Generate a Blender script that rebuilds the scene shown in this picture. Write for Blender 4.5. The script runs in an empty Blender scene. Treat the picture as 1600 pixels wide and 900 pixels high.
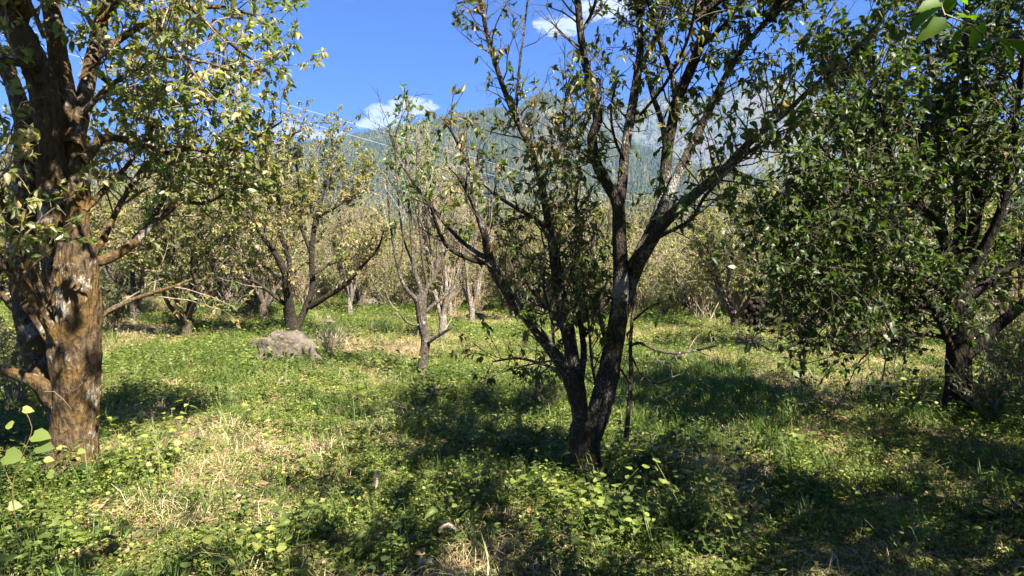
import bpy, math, random
import numpy as np
from mathutils import Vector, Matrix, Euler

SC = bpy.context.scene
COL = SC.collection
PI = math.pi
R = math.radians

# ------------------------------------------------------------------ camera, sky, sun, exposure
FPX, CX, HY, EYE = 1000.0, 800.0, 440.0, 1.6      # focal length in photo pixels, centre column, horizon row, eye height
cam_d = bpy.data.cameras.new('camera')
cam_d.sensor_width = 36.0
cam_d.lens = 36.0 * FPX / 1600.0
cam_d.shift_y = -(450.0 - HY) / 1600.0
cam_d.clip_start = 0.05
cam_d.clip_end = 30000
cam = bpy.data.objects.new('camera', cam_d)
COL.objects.link(cam)
cam.location = (0, 0, EYE)
cam.rotation_euler = (R(90), 0, 0)
SC.camera = cam

SUN_ELEV = R(50)
SUN_DIR = Vector((math.cos(SUN_ELEV) * math.cos(R(-50)), math.cos(SUN_ELEV) * math.sin(R(-50)), math.sin(SUN_ELEV)))  # towards the sun
sun_az = math.atan2(SUN_DIR.x, SUN_DIR.y)
world = bpy.data.worlds.new('World')
SC.world = world
world.use_nodes = True
wn, wl = world.node_tree.nodes, world.node_tree.links
wn.clear()
sky = wn.new('ShaderNodeTexSky')
sky.sky_type = 'NISHITA'
sky.sun_disc = False
sky.sun_elevation = SUN_ELEV
sky.sun_rotation = sun_az
sky.altitude = 2000
sky.air_density = 1.0
sky.dust_density = 0.3
sky.ozone_density = 3.0
SKY_STRENGTH = 0.05
EXPOSURE = 2.4
SUN_STRENGTH = 5.0

sun_d = bpy.data.lights.new('sun', 'SUN')
sun_d.energy = SUN_STRENGTH
sun_d.angle = R(0.55)
sun_d.color = (1.0, 0.94, 0.83)
sun = bpy.data.objects.new('sun', sun_d)
COL.objects.link(sun)
sun.rotation_euler = SUN_DIR.to_track_quat('Z', 'Y').to_euler()

SC.view_settings.view_transform = 'Standard'
SC.view_settings.look = 'None'
SC.view_settings.gamma = 1
SC.view_settings.use_curve_mapping = False
SC.view_settings.exposure = EXPOSURE
SC.render.engine = 'CYCLES'
cy = SC.cycles
cy.max_bounces = 6
cy.diffuse_bounces = 2
cy.glossy_bounces = 2
cy.transmission_bounces = 4
cy.transparent_max_bounces = 6
cy.volume_bounces = 0
cy.sample_clamp_indirect = 4
cy.use_denoising = True


# ------------------------------------------------------------------ node helpers
class NT:
    def __init__(s, tree):
        s.t, s.n, s.l = tree, tree.nodes, tree.links

    def put(s, sock, v):
        if isinstance(v, bpy.types.NodeSocket):
            s.l.new(v, sock)
        elif v is not None:
            sock.default_value = v

    def math(s, op, a, b=None, c=None, clamp=False):
        m = s.n.new('ShaderNodeMath'); m.operation = op; m.use_clamp = clamp
        for i, v in enumerate((a, b, c)):
            if v is not None: s.put(m.inputs[i], v)
        return m.outputs[0]

    def vmath(s, op, a, b=None):
        m = s.n.new('ShaderNodeVectorMath'); m.operation = op
        s.put(m.inputs[0], a)
        if b is not None: s.put(m.inputs[1], b)
        return m.outputs[0]

    def noise(s, vec, scale, detail=4, rough=0.55, dist=0.0):
        m = s.n.new('ShaderNodeTexNoise')
        if vec is not None: s.l.new(vec, m.inputs['Vector'])
        m.inputs['Scale'].default_value = scale
        m.inputs['Detail'].default_value = detail
        m.inputs['Roughness'].default_value = rough
        m.inputs['Distortion'].default_value = dist
        return m.outputs['Fac']

    def voronoi(s, vec, scale, feature='F1', out='Distance'):
        m = s.n.new('ShaderNodeTexVoronoi'); m.feature = feature
        if vec is not None: s.l.new(vec, m.inputs['Vector'])
        m.inputs['Scale'].default_value = scale
        return m.outputs[out]

    def ramp(s, fac, stops, interp='LINEAR'):
        m = s.n.new('ShaderNodeValToRGB'); e = m.color_ramp.elements
        m.color_ramp.interpolation = interp
        while len(e) > 1: e.remove(e[-1])
        for i, (p, c) in enumerate(stops):
            if not hasattr(c, '__len__'): c = (c, c, c)
            el = e[0] if i == 0 else e.new(p)
            el.position = p; el.color = (*c, 1)
        s.put(m.inputs[0], fac)
        return m.outputs[0]

    def mix(s, fac, a, b):
        m = s.n.new('ShaderNodeMix'); m.data_type = 'RGBA'
        s.put(m.inputs[0], fac)
        for k, v in ((6, a), (7, b)):
            if isinstance(v, tuple): v = (*v, 1) if len(v) == 3 else v
            s.put(m.inputs[k], v)
        return m.outputs[2]

    def coord(s, kind='Object'):
        return s.n.new('ShaderNodeTexCoord').outputs[kind]

    def mapping(s, vec, scale=(1, 1, 1), loc=(0, 0, 0)):
        m = s.n.new('ShaderNodeMapping')
        s.l.new(vec, m.inputs[0]); m.inputs['Scale'].default_value = scale; m.inputs['Location'].default_value = loc
        return m.outputs[0]

    def attr(s, name, out='Fac'):
        m = s.n.new('ShaderNodeAttribute'); m.attribute_name = name
        return m.outputs[out]


def new_mat(name):
    m = bpy.data.materials.new(name); m.use_nodes = True
    m.node_tree.nodes.clear()
    return m, NT(m.node_tree)


def finish(t, color, rough=0.8, bump=None, bump_d=0.01, bump_s=1.0, spec=0.3):
    p = t.n.new('ShaderNodeBsdfPrincipled'); o = t.n.new('ShaderNodeOutputMaterial')
    if isinstance(color, tuple): color = (*color, 1)
    t.put(p.inputs['Base Color'], color); t.put(p.inputs['Roughness'], rough)
    p.inputs['Specular IOR Level'].default_value = spec
    if bump is not None:
        b = t.n.new('ShaderNodeBump'); b.inputs['Strength'].default_value = bump_s
        b.inputs['Distance'].default_value = bump_d
        t.l.new(bump, b.inputs['Height']); t.l.new(b.outputs[0], p.inputs['Normal'])
    t.l.new(p.outputs[0], o.inputs[0])
    return p


def vivid(c, k, sat=1.0):
    g = 0.3 * c[0] + 0.6 * c[1] + 0.1 * c[2]
    return tuple(max(0.002, (g + (x - g) * sat) * k) for x in c)


def mat_leaf(name, stops, trans=0.35, rough=0.42, spec=0.5, under=1.35, rnd=0.0, tfac=1.0, alb=0.78, sat=1.15):
    m, t = new_mat(name)
    stops = [(q, vivid(c, alb, sat)) for q, c in stops]
    f = t.attr('tint')
    if rnd:
        oi = t.n.new('ShaderNodeObjectInfo')
        f = t.math('ADD', f, t.math('MULTIPLY', t.math('SUBTRACT', oi.outputs['Random'], 0.5), rnd), clamp=True)
    base = t.ramp(f, stops)
    nz = t.noise(t.coord(), 60, 2)
    base = t.mix(t.math('MULTIPLY', nz, 0.25), base, (0.14, 0.12, 0.03))
    geo = t.n.new('ShaderNodeNewGeometry')
    pale = t.vmath('MULTIPLY', base, (under, under, under * 1.15))
    col = t.mix(geo.outputs['Backfacing'], base, pale)
    p = t.n.new('ShaderNodeBsdfPrincipled')
    t.l.new(col, p.inputs['Base Color'])
    p.inputs['Roughness'].default_value = rough
    p.inputs['Specular IOR Level'].default_value = spec
    tr = t.n.new('ShaderNodeBsdfTranslucent')
    t.l.new(t.vmath('MULTIPLY', base, (1.5 * tfac, 1.9 * tfac, 0.55 * tfac)), tr.inputs['Color'])
    mx = t.n.new('ShaderNodeMixShader'); mx.inputs[0].default_value = trans
    t.l.new(p.outputs[0], mx.inputs[1]); t.l.new(tr.outputs[0], mx.inputs[2])
    o = t.n.new('ShaderNodeOutputMaterial'); t.l.new(mx.outputs[0], o.inputs[0])
    return m


def mat_bark(name, dark, mid, lichen, moss=None, lich_amt=0.5, scale=1.0, moss_amt=0.5):
    m, t = new_mat(name)
    dark, mid, lichen = vivid(dark, .8), vivid(mid, .8), vivid(lichen, .8)
    co = t.coord()
    st = t.mapping(co, (14 * scale, 14 * scale, 4.5 * scale))
    n1 = t.noise(st, 1.6, 6, 0.65, 0.6)
    fis = t.voronoi(t.mapping(co, (22 * scale, 22 * scale, 7 * scale)), 1.2)
    base = t.ramp(n1, [(0.3, dark), (0.62, mid)])
    if moss is not None:
        n3 = t.noise(co, 3.0 * scale, 4, 0.6)
        base = t.mix(t.ramp(n3, [(0.62 - moss_amt * 0.3, 0.0), (0.72 - moss_amt * 0.3, 1.0)]), base,
                     t.mix(t.noise(co, 40, 3), moss, tuple(c * 0.45 for c in moss)))
    n2 = t.noise(t.mapping(co, (1, 1, 0.7)), 24 * scale, 5, 0.7)
    n2b = t.noise(co, 3.5, 3)
    lm = t.ramp(t.math('ADD', t.math('MULTIPLY', n2, .75), t.math('MULTIPLY', n2b, 0.75)), [(0.93 - lich_amt * 0.3, 0.0), (1.02 - lich_amt * 0.3, 1.0)])
    base = t.mix(lm, base, lichen)
    h = t.math('ADD', t.math('MULTIPLY', fis, 0.8), t.math('MULTIPLY', n1, 1.2))
    h = t.math('ADD', h, t.math('MULTIPLY', n2, 0.35))
    finish(t, base, 0.9, h, 0.035, 1.0, 0.12)
    return m


# ------------------------------------------------------------------ world shader: sky and the few clouds
w = NT(world.node_tree)
dirv = w.coord('Generated')
sep = w.n.new('ShaderNodeSeparateXYZ'); w.l.new(dirv, sep.inputs[0])
dx, dy, dz = sep.outputs
ya = w.math('MAXIMUM', w.math('ABSOLUTE', dy), 0.05)
cu, cv = w.math('DIVIDE', dx, ya), w.math('DIVIDE', dz, ya)
comb = w.n.new('ShaderNodeCombineXYZ')
w.l.new(cu, comb.inputs[0]); w.l.new(w.math('MULTIPLY', cv, 1.9), comb.inputs[1]); w.l.new(w.math('SIGN', dy), comb.inputs[2])
cn = w.noise(comb.outputs[0], 34, 8, 0.66, 0.5)
cn2 = w.noise(comb.outputs[0], 3.1, 2, 0.5)
mask = None
CLOUDS = [(875, 40, 48, 20), (948, 12, 58, 26), (642, 165, 48, 18), (602, 174, 40, 15), (588, 192, 52, 12), (622, 200, 30, 10),
          (455, 204, 44, 15), (505, 213, 60, 9), (1120, -60, 120, 40), (300, -90, 150, 40), (-350, 60, 160, 46), (2000, 40, 150, 50)]
for (px, py, rx, ry) in CLOUDS:
    u0, v0 = (px - CX) / FPX, (HY - py) / FPX
    a = w.math('DIVIDE', w.math('SUBTRACT', cu, u0), rx / FPX)
    b = w.math('DIVIDE', w.math('SUBTRACT', cv, v0), ry / FPX)
    d = w.math('SUBTRACT', 1.0, w.math('ADD', w.math('MULTIPLY', a, a), w.math('MULTIPLY', b, b)), clamp=True)
    mask = d if mask is None else w.math('MAXIMUM', mask, d)
cm = w.math('ADD', w.math('MULTIPLY', mask, 0.9), w.math('MULTIPLY', w.math('SUBTRACT', cn, 0.5), 2.6))
cm = w.math('MULTIPLY', w.ramp(cm, [(0.14, 0.0), (0.62, 1.0)]), w.ramp(mask, [(0.0, 0.0), (0.18, 1.0)]))
cm = w.math('MULTIPLY', cm, w.math('GREATER_THAN', dz, 0.0))
ccol = w.mix(cn, (2.8, 3.1, 3.8), (4.3, 4.3, 4.5))
skyc = w.vmath('MULTIPLY', sky.outputs[0], (0.035, 0.26, 0.74))
bg = w.n.new('ShaderNodeBackground'); wo = w.n.new('ShaderNodeOutputWorld')
w.l.new(w.mix(cm, skyc, ccol), bg.inputs[0])
bg.inputs[1].default_value = SKY_STRENGTH
w.l.new(bg.outputs[0], wo.inputs[0])


# ------------------------------------------------------------------ numpy noise
def _hash(ix, iy, seed):
    h = (ix.astype(np.int64) * 374761393 + iy.astype(np.int64) * 668265263 + seed * 1274126177) & 0xffffffff
    h = ((h ^ (h >> 13)) * 1274126177) & 0xffffffff
    return ((h ^ (h >> 16)) & 0xffff) / 65535.0


def vnoise(x, y, seed=0):
    x = np.asarray(x, float); y = np.asarray(y, float)
    ix, iy = np.floor(x), np.floor(y)
    fx, fy = x - ix, y - iy
    fx = fx * fx * (3 - 2 * fx); fy = fy * fy * (3 - 2 * fy)
    a = _hash(ix, iy, seed); b = _hash(ix + 1, iy, seed); c = _hash(ix, iy + 1, seed); d = _hash(ix + 1, iy + 1, seed)
    return (a * (1 - fx) + b * fx) * (1 - fy) + (c * (1 - fx) + d * fx) * fy


def fbm(x, y, oct=4, seed=0, gain=0.5):
    s, a, tot = 0, 1, 0
    for i in range(oct):
        s = s + a * vnoise(x * 2 ** i, y * 2 ** i, seed + i * 17); tot += a; a *= gain
    return s / tot


def sstep(x, a, b):
    t = np.clip((np.asarray(x, float) - a) / (b - a), 0, 1)
    return t * t * (3 - 2 * t)


# ------------------------------------------------------------------ mesh helpers
def mesh_np(name, verts, faces, mats=(), smooth=True, attrs=None, mat_idx=None):
    """faces: list of int arrays (n,3) or (n,4)"""
    me = bpy.data.meshes.new(name)
    verts = np.asarray(verts, np.float32).reshape(-1, 3)
    fl = [np.asarray(f, np.int32) for f in faces if len(f)]
    me.vertices.add(len(verts)); me.vertices.foreach_set('co', verts.ravel())
    tot = sum(f.size for f in fl); nf = sum(len(f) for f in fl)
    me.loops.add(tot); me.loops.foreach_set('vertex_index', np.concatenate([f.ravel() for f in fl]))
    me.polygons.add(nf)
    sizes = np.concatenate([np.full(len(f), f.shape[1], np.int32) for f in fl])
    starts = np.concatenate([[0], np.cumsum(sizes)[:-1]]).astype(np.int32)
    me.polygons.foreach_set('loop_start', starts); me.polygons.foreach_set('loop_total', sizes)
    me.polygons.foreach_set('use_smooth', np.full(nf, smooth, bool))
    for m in mats: me.materials.append(m)
    if mat_idx is not None: me.polygons.foreach_set('material_index', np.asarray(mat_idx, np.int32))
    if attrs:
        for k, v in attrs.items():
            a = me.attributes.new(k, 'FLOAT', 'POINT'); a.data.foreach_set('value', np.asarray(v, np.float32))
    me.update(calc_edges=True)
    return me


def link(name, me, parent=None, kind=None):
    o = bpy.data.objects.new(name, me); COL.objects.link(o)
    if parent is not None: o.parent = parent
    if kind: o['kind'] = kind
    return o


def tag(o, label=None, cat=None, group=None, kind=None):
    if label: o['label'] = label
    if cat: o['category'] = cat
    if group: o['group'] = group
    if kind: o['kind'] = kind
    return o


def thing(name, label, cat, loc=(0, 0, 0), group=None, rz=0.0, scale=1.0):
    o = bpy.data.objects.new(name, None); COL.objects.link(o)
    o.location = loc; o.rotation_euler = (0, 0, rz); o.scale = (scale,) * 3
    o.empty_display_size = 0.2
    return tag(o, label, cat, group)


class Tubes:
    """collects tubes along polylines"""
    def __init__(s): s.v, s.f, s.n = [], [], 0; s.f3 = []

    def add(s, pts, rad, k=6, rng=None, rough=0.0, cap=True, lobes=0.0):
        pts = np.asarray(pts, float); rad = np.asarray(rad, float); n = len(pts)
        tan = np.gradient(pts, axis=0); tan /= np.linalg.norm(tan, axis=1)[:, None] + 1e-9
        ref = np.array([0.31, 0.87, 0.21]) if abs(tan[0][2]) > 0.7 else np.array([0.1, 0.2, 1.0])
        a = np.cross(tan, ref); a /= np.linalg.norm(a, axis=1)[:, None] + 1e-9
        b = np.cross(tan, a)
        th = np.arange(k) * 2 * PI / k
        rr = rad[:, None] * np.ones((n, k))
        if rough and rng is not None:
            rr = rr * (1 + rough * (rng.random((n, k)) - 0.5) * 2)
        if lobes:
            ln = np.concatenate([[0], np.cumsum(np.linalg.norm(np.diff(pts, axis=0), axis=1))])
            A, L = np.meshgrid(th, ln)
            ca, sa = np.cos(A), np.sin(A)
            nz = fbm(ca * 1.7 + L * 2.2 + 11, sa * 1.7 + L * 0.7 + 5, 3, 3) - 0.5
            fz = fbm(ca * 5.5 + 3 + L * 1.2, sa * 5.5 + 9 + L * 1.9, 3, 8) - 0.5
            rr = rr * (1 + lobes * nz * 1.5 + lobes * 0.7 * fz)
        V = pts[:, None, :] + rr[..., None] * (np.cos(th)[None, :, None] * a[:, None, :] + np.sin(th)[None, :, None] * b[:, None, :])
        i = np.arange(n - 1)[:, None] * k; j = np.arange(k)[None, :]; j2 = (j + 1) % k
        F = np.stack([i + j, i + j2, i + k + j2, i + k + j], -1).reshape(-1, 4) + s.n
        s.v.append(V.reshape(-1, 3)); s.f.append(F); s.n += n * k
        if cap:
            s.v.append(pts[-1][None] + tan[-1] * rad[-1] * 0.3)
            last = s.n - k + np.arange(k)
            s.f3.append(np.stack([last, s.n - k + (np.arange(k) + 1) % k, np.full(k, s.n)], -1)); s.n += 1

    def mesh(s, name, mat):
        fs = [np.concatenate(s.f)] + ([np.concatenate(s.f3)] if s.f3 else [])
        return mesh_np(name, np.concatenate(s.v), fs, [mat])


def spline(P, step):
    """Catmull-Rom through rows of P (xyz + extra columns)"""
    P = np.asarray(P, float)
    if len(P) == 2:
        n = max(2, int(np.linalg.norm(P[1, :3] - P[0, :3]) / step) + 1)
        t = np.linspace(0, 1, n)[:, None]; return P[0] * (1 - t) + P[1] * t
    Q = np.vstack([2 * P[0] - P[1], P, 2 * P[-1] - P[-2]]); out = []
    for i in range(1, len(Q) - 2):
        p0, p1, p2, p3 = Q[i - 1], Q[i], Q[i + 1], Q[i + 2]
        n = max(1, int(np.linalg.norm(p2[:3] - p1[:3]) / step))
        for t in np.arange(n) / n:
            out.append(0.5 * (2 * p1 + (p2 - p0) * t + (2 * p0 - 5 * p1 + 4 * p2 - p3) * t * t + (3 * p1 - p0 - 3 * p2 + p3) * t ** 3))
    out.append(P[-1])
    out = np.array(out); out[:, 3] = np.maximum(out[:, 3], 0.0015)
    return out


# leaf outlines: x along the leaf, y across, z up
LEAF8_V = np.array([(0, 0, 0), (.28, .46, .10), (.30, 0, -.02), (.28, -.46, .10), (.66, .36, .03), (.68, 0, -.10), (.66, -.36, .03), (1, 0, -.24)])
LEAF8_T = np.array([(0, 2, 1), (0, 3, 2), (1, 5, 4), (1, 2, 5), (2, 6, 5), (2, 3, 6), (4, 5, 7), (5, 6, 7)])
LEAF2_V = np.array([(0, 0, 0), (.45, .42, .08), (1, 0, -.12), (.45, -.42, .08)])
LEAF2_T = np.array([(0, 2, 1), (0, 3, 2)])
HEART_V = np.array([(0, 0, 0), (-.08, .30, .04), (.22, .52, .07), (.62, .36, .0), (1, 0, -.16), (.62, -.36, .0), (.22, -.52, .07), (-.08, -.30, .04), (.4, 0, -.03)])
HEART_T = np.array([(0, 8, 1), (1, 8, 2), (2, 8, 3), (3, 8, 4), (4, 8, 5), (5, 8, 6), (6, 8, 7), (7, 8, 0)])


def frames(d, nrm):
    d = d / (np.linalg.norm(d, axis=1)[:, None] + 1e-9)
    y = np.cross(nrm, d); y /= np.linalg.norm(y, axis=1)[:, None] + 1e-9
    z = np.cross(d, y)
    return np.stack([d, y, z], axis=1)         # rows are the axes


class Leaves:
    def __init__(s): s.p, s.d, s.n, s.s, s.w, s.t = [], [], [], [], [], []

    def add(s, p, d, n, size, width, tint):
        s.p.append(p); s.d.append(d); s.n.append(n); s.s.append(size); s.w.append(width); s.t.append(tint)

    def arr(s):
        return (np.array(s.p).reshape(-1, 3), np.array(s.d).reshape(-1, 3), np.array(s.n).reshape(-1, 3), np.array(s.s), np.array(s.w), np.clip(np.array(s.t), 0, 1))


def leaf_mesh(name, A, mat, shape='8', keep=None):
    p, d, n, sz, wd, tn = A
    if keep is not None: p, d, n, sz, wd, tn = p[keep], d[keep], n[keep], sz[keep], wd[keep], tn[keep]
    TV, TT = {'8': (LEAF8_V, LEAF8_T), '2': (LEAF2_V, LEAF2_T), 'h': (HEART_V, HEART_T)}[shape]
    Fm = frames(d, n)
    S = np.stack([sz, wd, sz * np.random.default_rng(len(p)).uniform(-.2, 2.0, len(p))], 1)
    loc = TV[None] * S[:, None, :]
    V = np.einsum('nvk,nkc->nvc', loc, Fm) + p[:, None, :]
    m = len(TV)
    T = (TT[None] + (np.arange(len(p)) * m)[:, None, None]).reshape(-1, 3)
    return mesh_np(name, V.reshape(-1, 3), [T], [mat], True, {'tint': np.repeat(tn, m)})


def W(px, py, Y):
    return np.array([(px - CX) / FPX * Y, Y, EYE - (py - HY) / FPX * Y])


def to_px(x, y, z):
    y = np.maximum(y, 0.01)
    return CX + FPX * x / y, HY + FPX * (EYE - z) / y


# ------------------------------------------------------------------ ground height
def gh(x, y):
    x = np.asarray(x, float); y = np.asarray(y, float)
    h = (fbm(x * 0.35 + 7, y * 0.35 + 3, 3, 5) - 0.5) * 0.16
    h = h + (fbm(x * 1.6, y * 1.6, 2, 9) - 0.5) * 0.05
    rise = sstep(-x, 4, 16) * sstep(y, 10, 26)
    h = h + rise * 1.0
    h = h + sstep(np.hypot(x, y), 60, 900) * 6 * (fbm(x * 0.004, y * 0.004, 3, 2) - 0.4)
    return h - 0.02


def ghs(x, y): return float(gh(np.array([x]), np.array([y]))[0])


# ------------------------------------------------------------------ materials
M = {}
M['bark_left'] = mat_bark('bark_mossy', (0.018, 0.013, 0.009), (0.17, 0.115, 0.065), (0.36, 0.33, 0.28), (0.165, 0.10, 0.035), 0.38, 1.3, 0.55)
M['bark_mid'] = mat_bark('bark_lichen', (0.02, 0.016, 0.012), (0.10, 0.08, 0.06), (0.34, 0.33, 0.30), (0.08, 0.06, 0.03), 0.46, 2.8, 0.3)
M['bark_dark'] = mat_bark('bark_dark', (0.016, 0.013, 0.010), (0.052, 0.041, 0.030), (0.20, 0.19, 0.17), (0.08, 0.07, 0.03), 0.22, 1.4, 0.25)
M['bark_pale'] = mat_bark('bark_pale', (0.14, 0.115, 0.085), (0.36, 0.31, 0.25), (0.55, 0.53, 0.48), (0.33, 0.20, 0.10), 0.35, 1.6, 0.2)
M['bark_young'] = mat_bark('bark_young', (0.04, 0.032, 0.024), (0.16, 0.135, 0.105), (0.42, 0.40, 0.36), (0.20, 0.13, 0.07), 0.3, 1.6, 0.2)
M['bark_far'] = mat_bark('bark_far', (0.035, 0.026, 0.019), (0.13, 0.10, 0.072), (0.42, 0.40, 0.36), (0.15, 0.10, 0.05), 0.3, 1.0, 0.35)
m, t = new_mat('twig_bark'); finish(t, t.ramp(t.noise(t.coord(), 14, 3), [(0.35, (0.11, 0.08, 0.058)), (0.7, (0.32, 0.26, 0.20))]), 0.75); M['twig'] = m
m, t = new_mat('twig_dark'); finish(t, t.ramp(t.noise(t.coord(), 14, 3), [(0.35, (0.045, 0.032, 0.024)), (0.7, (0.14, 0.11, 0.08))]), 0.75); M['twig_dark'] = m
m, t = new_mat('twig_pale'); finish(t, t.ramp(t.noise(t.coord(), 9, 3), [(0.35, (0.17, 0.135, 0.085)), (0.7, (0.42, 0.345, 0.235))]), 0.8); M['twig_pale'] = m

OLIVE = [(0.0, (0.065, 0.10, 0.030)), (0.35, (0.125, 0.155, 0.052)), (0.65, (0.235, 0.23, 0.105)), (0.85, (0.36, 0.27, 0.13)), (1.0, (0.30, 0.18, 0.08))]
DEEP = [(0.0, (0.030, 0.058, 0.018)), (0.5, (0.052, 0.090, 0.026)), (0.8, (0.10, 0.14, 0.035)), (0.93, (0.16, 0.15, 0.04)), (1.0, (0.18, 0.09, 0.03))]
MIDG = [(0.0, (0.040, 0.070, 0.018)), (0.4, (0.070, 0.100, 0.028)), (0.68, (0.12, 0.12, 0.04)), (0.82, (0.17, 0.115, 0.05)), (1.0, (0.16, 0.085, 0.04))]
FRESH = [(0.0, (0.06, 0.12, 0.03)), (0.6, (0.12, 0.19, 0.06)), (1.0, (0.22, 0.24, 0.09))]
FARC = [(0.0, (0.10, 0.125, 0.03)), (0.4, (0.18, 0.185, 0.065)), (0.75, (0.32, 0.27, 0.12)), (1.0, (0.40, 0.28, 0.14))]
M['leaf_left'] = mat_leaf('leaf_olive', OLIVE, 0.38, 0.40, 0.55, 1.7, alb=1.0, sat=1.0)
M['leaf_mid'] = mat_leaf('leaf_mid', MIDG, 0.34, 0.45, 0.45, 1.5, alb=.95)
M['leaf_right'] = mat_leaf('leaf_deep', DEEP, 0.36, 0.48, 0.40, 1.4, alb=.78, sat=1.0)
M['leaf_fresh'] = mat_leaf('leaf_fresh', FRESH, 0.35, 0.40, 0.5, 1.3)
M['leaf_far'] = mat_leaf('leaf_far', FARC, 0.38, 0.50, 0.35, 1.2, alb=.90, sat=1.0)
M['leaf_near'] = mat_leaf('leaf_lime', [(0, (0.06, 0.13, 0.012)), (1, (0.13, 0.22, 0.02))], 0.5, 0.55, 0.3, 1.1)

# ground
m, t = new_mat('orchard_soil')
co = t.coord()
n1 = t.noise(co, 0.35, 5, 0.6); n2 = t.noise(co, 6, 6, 0.7); n3 = t.noise(co, 45, 4, 0.7)
soil = t.ramp(n3, [(0.3, (0.11, 0.075, 0.045)), (0.5, (0.20, 0.145, 0.09)), (0.75, (0.36, 0.27, 0.17))])
grn = t.ramp(n3, [(0.3, (0.04, 0.06, 0.015)), (0.7, (0.13, 0.15, 0.04))])
dry = t.attr('dry')
f = t.math('ADD', t.math('MULTIPLY', n1, 0.5), t.math('MULTIPLY', n2, 0.5))
f = t.ramp(t.math('ADD', f, t.math('MULTIPLY', dry, 0.6)), [(0.48, 0.0), (0.62, 1.0)])
finish(t, t.mix(f, grn, soil), 0.95, t.math('ADD', n2, n3), 0.05, 0.8, 0.1)
M['ground'] = m

m, t = new_mat('mountain_slope')
co = t.coord()
n1 = t.noise(t.mapping(co, (1, 1, 1)), 0.0035, 6, 0.6, 0.4)
n2 = t.noise(co, 0.02, 6, 0.7); n3 = t.noise(t.mapping(co, (1, 1, 2.5)), 0.05, 4, 0.7)
grass = t.ramp(n2, [(0.35, (0.04, 0.048, 0.022)), (0.65, (0.12, 0.105, 0.05))])
rock = t.ramp(n3, [(0.3, (0.07, 0.05, 0.032)), (0.7, (0.14, 0.10, 0.065))])
finish(t, t.mix(t.ramp(n1, [(0.52, 0.0), (0.66, 1.0)]), grass, rock), 0.95, n2, 12, 0.8, 0.1)
M['mountain'] = m
m, t = new_mat('conifer_needles')
oi = t.n.new('ShaderNodeObjectInfo')
finish(t, t.ramp(oi.outputs['Random'], [(0, (0.022, 0.034, 0.018)), (0.6, (0.05, 0.062, 0.028)), (1, (0.12, 0.11, 0.05))]), 0.9, spec=0.1); M['conifer'] = m

m, t = new_mat('boulder')
co = t.coord()
n1 = t.noise(co, 3, 6, 0.65); n2 = t.noise(co, 18, 5, 0.7)
c = t.ramp(n1, [(0.3, (0.045, 0.038, 0.030)), (0.6, (0.125, 0.105, 0.082))])
c = t.mix(t.ramp(n2, [(0.55, 0.0), (0.66, 1.0)]), c, (0.22, 0.17, 0.07))
c = t.mix(t.ramp(t.voronoi(co, 9), [(0.08, 1.0), (0.16, 0.0)]), c, (0.25, 0.23, 0.19))
finish(t, c, 0.9, t.math('ADD', n1, t.math('MULTIPLY', n2, 0.5)), 0.06, 0.9, 0.2); M['rock'] = m

# ground cover
def G(name, stops, trans=0.35, rough=0.5, rnd=0.6): return mat_leaf(name, stops, trans, rough, 0.3, 1.1, rnd, alb=.86, sat=1.0)
M['weed'] = G('weed_leaf', [(0, (0.030, 0.062, 0.016)), (0.40, (0.105, 0.155, 0.03)), (0.75, (0.23, 0.28, 0.06)), (1, (0.31, 0.32, 0.085))])
M['mat'] = G('creeper_leaf', [(0, (0.08, 0.14, 0.025)), (0.4, (0.25, 0.29, 0.06)), (0.7, (0.46, 0.42, 0.12)), (1, (0.50, 0.36, 0.18))])
M['grass'] = G('grass_blade', [(0, (0.04, 0.10, 0.015)), (0.6, (0.09, 0.17, 0.03)), (1, (0.21, 0.24, 0.06))])
M['straw'] = G('straw', [(0, (0.22, 0.14, 0.07)), (0.5, (0.44, 0.33, 0.165)), (1, (0.60, 0.49, 0.28))], 0.2)
M['litter'] = G('dead_leaf', [(0, (0.13, 0.075, 0.04)), (0.5, (0.28, 0.17, 0.09)), (1, (0.42, 0.31, 0.20))], 0.15)


# ------------------------------------------------------------------ tree growth
def nrmz(v): return v / (np.linalg.norm(v) + 1e-9)


UP = np.array([0, 0, 1.0])


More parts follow.
